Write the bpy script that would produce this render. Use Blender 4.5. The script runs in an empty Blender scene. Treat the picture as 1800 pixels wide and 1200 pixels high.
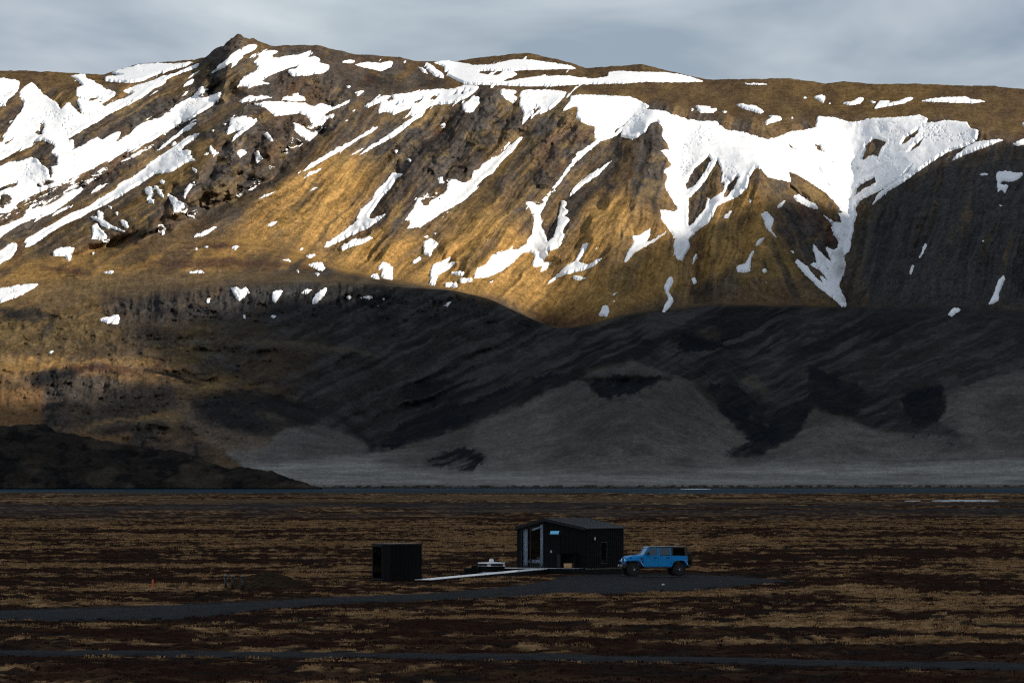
import bpy, bmesh, math, random
import numpy as np
from mathutils import Vector, Matrix

random.seed(7)
rng = np.random.default_rng(11)
R = math.radians
scene = bpy.context.scene
col = scene.collection

# ------------------------------------------------------------------ camera
FPX = 10000.0          # focal length in photo pixels (1800 wide): a 200 mm lens
CAMH = 6.7             # eye height over the plain
PITCH = math.atan(225.0 / FPX)
cam_d = bpy.data.cameras.new('camera')
cam_d.sensor_width = 36.0
cam_d.lens = 36.0 * FPX / 1800.0
cam_d.clip_start = 1.0
cam_d.clip_end = 60000.0
cam = bpy.data.objects.new('camera', cam_d)
col.objects.link(cam)
cam.location = (0, 0, CAMH)
cam.rotation_euler = (R(90) + PITCH, 0, 0)
scene.camera = cam

# ------------------------------------------------------------------ sun, sky, exposure
SUN_EL, SUN_AZ = 26.0, 54.0      # azimuth: degrees to the right of straight behind the camera
sun_vec = Vector((math.sin(R(SUN_AZ)) * math.cos(R(SUN_EL)), -math.cos(R(SUN_AZ)) * math.cos(R(SUN_EL)), math.sin(R(SUN_EL))))
sl = bpy.data.lights.new('sun', 'SUN')
sl.energy = 5.0
sl.angle = R(0.6)
sl.color = (1.0, 0.90, 0.76)
so = bpy.data.objects.new('sun', sl)
so.rotation_euler = sun_vec.to_track_quat('Z', 'Y').to_euler()
so.location = (200, -200, 400)
col.objects.link(so)

world = bpy.data.worlds.new('World')
scene.world = world
world.use_nodes = True
wt = world.node_tree
for n in list(wt.nodes):
    wt.nodes.remove(n)
def wn(t, **kw):
    n = wt.nodes.new(t)
    for k, v in kw.items():
        setattr(n, k, v)
    return n
w_out = wn('ShaderNodeOutputWorld')
w_bg = wn('ShaderNodeBackground')
w_bg.inputs['Strength'].default_value = 0.1
w_sky = wn('ShaderNodeTexSky', sky_type='NISHITA')
w_sky.sun_disc = False
w_sky.sun_elevation = R(SUN_EL)
w_sky.sun_rotation = math.atan2(sun_vec.x, sun_vec.y)
w_tc = wn('ShaderNodeTexCoord')
w_map = wn('ShaderNodeMapping')
w_map.inputs['Scale'].default_value = (1.0, 1.0, 2.6)
w_map.inputs['Location'].default_value = (0.31, 0.2, 0.13)
w_n1 = wn('ShaderNodeTexNoise')
w_n1.inputs['Scale'].default_value = 13.0
w_n1.inputs['Detail'].default_value = 5.0
w_n1.inputs['Roughness'].default_value = 0.5
w_n1.inputs['Distortion'].default_value = 0.3
w_r1 = wn('ShaderNodeValToRGB')           # cloud tone: dark grey bellies to pale tops
w_r1.color_ramp.elements[0].position = 0.40
w_r1.color_ramp.elements[0].color = (2.3, 2.85, 3.65, 1)
w_r1.color_ramp.elements[1].position = 0.62
w_r1.color_ramp.elements[1].color = (5.5, 5.9, 6.3, 1)
w_n2 = wn('ShaderNodeTexNoise')
w_n2.inputs['Scale'].default_value = 5.0
w_n2.inputs['Detail'].default_value = 3.0
w_r2 = wn('ShaderNodeValToRGB')           # cover: how much clear sky shows through
w_r2.color_ramp.elements[0].position = 0.3
w_r2.color_ramp.elements[0].color = (0.72, 0.72, 0.72, 1)
w_r2.color_ramp.elements[1].position = 0.6
w_r2.color_ramp.elements[1].color = (0.97, 0.97, 0.97, 1)
w_mix = wn('ShaderNodeMix', data_type='RGBA')
L = wt.links.new
L(w_tc.outputs['Generated'], w_map.inputs['Vector'])
L(w_map.outputs['Vector'], w_n1.inputs['Vector'])
L(w_map.outputs['Vector'], w_n2.inputs['Vector'])
L(w_n1.outputs['Fac'], w_r1.inputs['Fac'])
L(w_n2.outputs['Fac'], w_r2.inputs['Fac'])
L(w_r2.outputs['Color'], w_mix.inputs['Factor'])
L(w_sky.outputs['Color'], w_mix.inputs['A'])
L(w_r1.outputs['Color'], w_mix.inputs['B'])
L(w_mix.outputs['Result'], w_bg.inputs['Color'])
L(w_bg.outputs['Background'], w_out.inputs['Surface'])

scene.view_settings.view_transform = 'Standard'
scene.view_settings.look = 'None'
scene.view_settings.exposure = 0.32
scene.view_settings.gamma = 1.0
scene.view_settings.use_curve_mapping = False
scene.render.engine = 'CYCLES'
scene.cycles.use_denoising = False
scene.cycles.filter_width = 1.2
scene.cycles.max_bounces = 6
scene.cycles.diffuse_bounces = 3
scene.cycles.glossy_bounces = 3
scene.cycles.transparent_max_bounces = 12
scene.cycles.sample_clamp_indirect = 4.0

# ------------------------------------------------------------------ pixel <-> place
cp, sp = math.cos(PITCH), math.sin(PITCH)
def P(u, v, D):
    """Point at distance D (metres along +Y) seen at photo pixel (u, v); works on arrays."""
    a = (np.asarray(u, float) - 900.0) / FPX
    b = (600.0 - np.asarray(v, float)) / FPX
    dy = cp - b * sp
    dz = sp + b * cp
    s = np.asarray(D, float) / dy
    return a * s, np.asarray(D, float) + 0 * a, CAMH + dz * s
def ground_D(v, z=0.0):
    b = (600.0 - np.asarray(v, float)) / FPX
    return (z - CAMH) * (cp - b * sp) / (sp + b * cp)
def G(u, v, z=0.0):
    D = ground_D(v, z)
    x, y, zz = P(u, v, D)
    return Vector((float(x), float(y), z))
def v_of(D, z):
    t = (z - CAMH) / D                    # tan of elevation
    e = np.arctan(t) - PITCH
    return 600.0 - FPX * np.tan(e)

# ------------------------------------------------------------------ numpy noise
def _hash(ix, iy, seed):
    with np.errstate(over='ignore'):
        h = (ix.astype(np.uint32) * np.uint32(374761393) + iy.astype(np.uint32) * np.uint32(668265263) + np.uint32((seed * 974634777 + 12345) & 0xffffffff))
        h = (h ^ (h >> np.uint32(13))) * np.uint32(1274126177)
        h = h ^ (h >> np.uint32(16))
        h = h * np.uint32(2246822519)
        h = h ^ (h >> np.uint32(15))
    return h.astype(np.float64) / 4294967295.0
def vnoise(x, y, seed=0):
    xf = np.floor(x); yf = np.floor(y)
    fx = x - xf; fy = y - yf
    xi = xf.astype(np.int64); yi = yf.astype(np.int64)
    sx = fx * fx * fx * (fx * (fx * 6 - 15) + 10)
    sy = fy * fy * fy * (fy * (fy * 6 - 15) + 10)
    a = _hash(xi, yi, seed); b = _hash(xi + 1, yi, seed)
    c = _hash(xi, yi + 1, seed); d = _hash(xi + 1, yi + 1, seed)
    return (a + (b - a) * sx) * (1 - sy) + (c + (d - c) * sx) * sy
def fbm(x, y, seed=0, octv=4, gain=0.5):
    s = 0; a = 1.0; t = 0
    for i in range(octv):
        ca, sa = math.cos(0.6 * i), math.sin(0.6 * i)
        k = 2.03 ** i
        s = s + a * vnoise((x * ca - y * sa) * k + 17.3 * i, (x * sa + y * ca) * k - 9.1 * i, seed + i)
        t += a; a *= gain
    return s / t                          # 0..1, mean 0.5
def fbm_s(x, y, seed=0, octv=4, gain=0.5):
    """Like fbm but without turning the octaves (keeps streaks aligned)."""
    s = 0; a = 1.0; t = 0
    for i in range(octv):
        k = 2.07 ** i
        s = s + a * vnoise(x * k + 31.7 * i, y * k + 11.9 * i, seed + i)
        t += a; a *= gain
    return s / t
def ridged(x, y, seed=0, octv=4, gain=0.5):
    s = 0; a = 1.0; t = 0
    for i in range(octv):
        k = 2.05 ** i
        n = vnoise(x * k + 5.3 * i, y * k + 3.7 * i, seed + i)
        s = s + a * (1 - np.abs(2 * n - 1)); t += a; a *= gain
    return s / t
def sstep(a, b, x):
    t = np.clip((x - a) / (b - a), 0, 1)
    return t * t * (3 - 2 * t)
def boxblur(a, r):
    for ax in (0, 1):
        for _ in range(2):
            p = np.pad(a, [(r + 1, r) if i == ax else (0, 0) for i in (0, 1)], mode='edge')
            c = np.cumsum(p, axis=ax)
            n = a.shape[ax]
            hi = np.take(c, np.arange(2 * r + 1, 2 * r + 1 + n), axis=ax)
            lo = np.take(c, np.arange(0, n), axis=ax)
            a = (hi - lo) / (2 * r + 1)
    return a

# ------------------------------------------------------------------ materials
def new_mat(name):
    m = bpy.data.materials.new(name)
    m.use_nodes = True
    nt = m.node_tree
    b = nt.nodes['Principled BSDF']
    return m, nt, b
def simple_mat(name, color, rough=0.7, metal=0.0, noise=0.25, scale=6.0, bump=0.0, spec=0.5, stretch=None):
    """Plain paint, wood or metal with procedural tone variation and optional relief."""
    m, nt, b = new_mat(name)
    b.inputs['Roughness'].default_value = rough
    b.inputs['Metallic'].default_value = metal
    b.inputs['Specular IOR Level'].default_value = spec
    tc = nt.nodes.new('ShaderNodeTexCoord')
    n = nt.nodes.new('ShaderNodeTexNoise')
    n.inputs['Scale'].default_value = scale
    n.inputs['Detail'].default_value = 6
    src = tc.outputs['Object']
    if stretch:
        mp = nt.nodes.new('ShaderNodeMapping')
        mp.inputs['Scale'].default_value = stretch
        nt.links.new(src, mp.inputs['Vector']); src = mp.outputs['Vector']
    nt.links.new(src, n.inputs['Vector'])
    r = nt.nodes.new('ShaderNodeValToRGB')
    r.color_ramp.elements[0].position = 0.3; r.color_ramp.elements[1].position = 0.7
    r.color_ramp.elements[0].color = tuple(c * (1 - noise) for c in color) + (1,)
    r.color_ramp.elements[1].color = tuple(min(1, c * (1 + noise)) for c in color) + (1,)
    nt.links.new(n.outputs['Fac'], r.inputs['Fac'])
    nt.links.new(r.outputs['Color'], b.inputs['Base Color'])
    if bump:
        bp = nt.nodes.new('ShaderNodeBump')
        bp.inputs['Strength'].default_value = bump
        bp.inputs['Distance'].default_value = 0.02
        nt.links.new(n.outputs['Fac'], bp.inputs['Height'])
        nt.links.new(bp.outputs['Normal'], b.inputs['Normal'])
    return m
def attr_mat(name, attr, scales, bump_d, rough=0.95, lo=0.62, hi=1.38, stretch=None, spec=0.0):
    """Ground cover: colour attribute x fine procedural grain, with procedural relief."""
    m, nt, b = new_mat(name)
    b.inputs['Roughness'].default_value = rough
    b.inputs['Specular IOR Level'].default_value = spec
    b.inputs['IOR'].default_value = 1.0 if spec == 0 else 1.45
    at = nt.nodes.new('ShaderNodeAttribute'); at.attribute_name = attr
    tc = nt.nodes.new('ShaderNodeTexCoord')
    src = tc.outputs['Object']
    if stretch:
        mp = nt.nodes.new('ShaderNodeMapping'); mp.inputs['Scale'].default_value = stretch
        nt.links.new(src, mp.inputs['Vector']); src = mp.outputs['Vector']
    prev = at.outputs['Color']
    last = None
    for i, s in enumerate(scales):
        n = nt.nodes.new('ShaderNodeTexNoise')
        n.inputs['Scale'].default_value = s
        n.inputs['Detail'].default_value = 5
        n.inputs['Roughness'].default_value = 0.65
        nt.links.new(src, n.inputs['Vector'])
        mr = nt.nodes.new('ShaderNodeMapRange')
        mr.inputs['From Min'].default_value = 0.3; mr.inputs['From Max'].default_value = 0.7
        mr.inputs['To Min'].default_value = lo; mr.inputs['To Max'].default_value = hi
        nt.links.new(n.outputs['Fac'], mr.inputs['Value'])
        mx = nt.nodes.new('ShaderNodeMix'); mx.data_type = 'RGBA'; mx.blend_type = 'MULTIPLY'
        mx.inputs['Factor'].default_value = 1.0
        nt.links.new(prev, mx.inputs['A']); nt.links.new(mr.outputs['Result'], mx.inputs['B'])
        prev = mx.outputs['Result']; last = n
        if i == 0:
            first = n
    nt.links.new(prev, b.inputs['Base Color'])
    ad = nt.nodes.new('ShaderNodeMath'); ad.operation = 'ADD'
    nt.links.new(first.outputs['Fac'], ad.inputs[0]); nt.links.new(last.outputs['Fac'], ad.inputs[1])
    bp = nt.nodes.new('ShaderNodeBump')
    bp.inputs['Strength'].default_value = 0.7; bp.inputs['Distance'].default_value = bump_d
    nt.links.new(ad.outputs[0], bp.inputs['Height'])
    nt.links.new(bp.outputs['Normal'], b.inputs['Normal'])
    return m

# ------------------------------------------------------------------ object helpers
def tag(o, label=None, cat=None, group=None, kind=None):
    if label: o['label'] = label
    if cat: o['category'] = cat
    if group: o['group'] = group
    if kind: o['kind'] = kind
    return o
def link_mesh(name, me, mat=None, parent=None):
    o = bpy.data.objects.new(name, me)
    if mat: me.materials.append(mat)
    col.objects.link(o)
    if parent: o.parent = parent
    return o
def obj(name, bm, mat, parent=None, smooth=False):
    me = bpy.data.meshes.new(name)
    bmesh.ops.recalc_face_normals(bm, faces=bm.faces)
    if smooth:
        for f in bm.faces: f.smooth = True
    bm.to_mesh(me); bm.free()
    return link_mesh(name, me, mat, parent)
def empty(name, loc=(0, 0, 0), rz=0.0):
    o = bpy.data.objects.new(name, None)
    o.location = loc; o.rotation_euler = (0, 0, rz)
    o.empty_display_size = 0.2
    col.objects.link(o)
    return o
def bx(bm, x0, x1, y0, y1, z0, z1, bev=0.0):
    vs = [bm.verts.new(p) for p in ((x0, y0, z0), (x1, y0, z0), (x1, y1, z0), (x0, y1, z0), (x0, y0, z1), (x1, y0, z1), (x1, y1, z1), (x0, y1, z1))]
    fs = [bm.faces.new([vs[i] for i in q]) for q in ((0, 3, 2, 1), (4, 5, 6, 7), (0, 1, 5, 4), (1, 2, 6, 5), (2, 3, 7, 6), (3, 0, 4, 7))]
    if bev:
        es = list({e for f in fs for e in f.edges})
        bmesh.ops.bevel(bm, geom=es, offset=bev, segments=2, affect='EDGES', profile=0.5)
    return bm
def box(x0, x1, y0, y1, z0, z1, bev=0.0):
    return bx(bmesh.new(), x0, x1, y0, y1, z0, z1, bev)
def prism(bm, prof, y0, y1, bev=0.0, y0b=None, y1b=None):
    """Side profile (x, z) stretched across y."""
    n = len(prof)
    a = [bm.verts.new((x, y0, z)) for x, z in prof]
    b = [bm.verts.new((x, y1, z)) for x, z in prof]
    fs = [bm.faces.new(a), bm.faces.new(b[::-1])]
    for i in range(n):
        fs.append(bm.faces.new((a[i], b[i], b[(i + 1) % n], a[(i + 1) % n])))
    if bev:
        es = list({e for f in fs for e in f.edges})
        bmesh.ops.bevel(bm, geom=es, offset=bev, segments=2, affect='EDGES', profile=0.5)
    return bm
def lathe(bm, prof, seg=24, axis='z', c=(0, 0, 0)):
    """Profile of (radius, height) turned round an axis through c."""
    rings = []
    for r, h in prof:
        ring = []
        for k in range(seg):
            a = 2 * math.pi * k / seg
            p = (r * math.cos(a), r * math.sin(a), h)
            if axis == 'y': p = (p[0], p[2], p[1])
            if axis == 'x': p = (p[2], p[0], p[1])
            ring.append(bm.verts.new((p[0] + c[0], p[1] + c[1], p[2] + c[2])))
        rings.append(ring)
    for i in range(len(rings) - 1):
        for k in range(seg):
            bm.faces.new((rings[i][k], rings[i][(k + 1) % seg], rings[i + 1][(k + 1) % seg], rings[i + 1][k]))
    bm.faces.new(rings[0][::-1]); bm.faces.new(rings[-1])
    return bm
def grid_mesh(name, X, Y, Z, mat, keep=None, attrs=None, smooth=True):
    """Mesh from 2-D arrays of coordinates; keep = boolean per cell; attrs = {name: (rows, cols, 3)}."""
    nr, nc = X.shape
    idx = np.arange(nr * nc).reshape(nr, nc)
    q = np.stack([idx[:-1, :-1], idx[:-1, 1:], idx[1:, 1:], idx[1:, :-1]], axis=-1).reshape(-1, 4)
    co = np.stack([X, Y, Z], axis=-1).reshape(-1, 3)
    at = {k: v.reshape(-1, v.shape[-1]) for k, v in (attrs or {}).items()}
    if keep is not None:
        q = q[keep.reshape(-1)]
        used = np.unique(q)
        remap = np.full(nr * nc, -1, np.int64); remap[used] = np.arange(len(used))
        q = remap[q]; co = co[used]
        at = {k: v[used] for k, v in at.items()}
    me = bpy.data.meshes.new(name)
    me.vertices.add(len(co)); me.vertices.foreach_set('co', co.astype(np.float32).ravel())
    me.loops.add(q.size); me.loops.foreach_set('vertex_index', q.astype(np.int32).ravel())
    me.polygons.add(len(q)); me.polygons.foreach_set('loop_start', np.arange(0, q.size, 4, dtype=np.int32))
    if smooth:
        me.polygons.foreach_set('use_smooth', np.ones(len(q), dtype=bool))
    for k, v in at.items():
        a = me.attributes.new(k, 'FLOAT_COLOR', 'POINT')
        a.data.foreach_set('color', np.concatenate([v, np.ones((len(v), 1))], axis=1).astype(np.float32).ravel())
    me.update(); me.validate()
    return link_mesh(name, me, mat)

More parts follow.
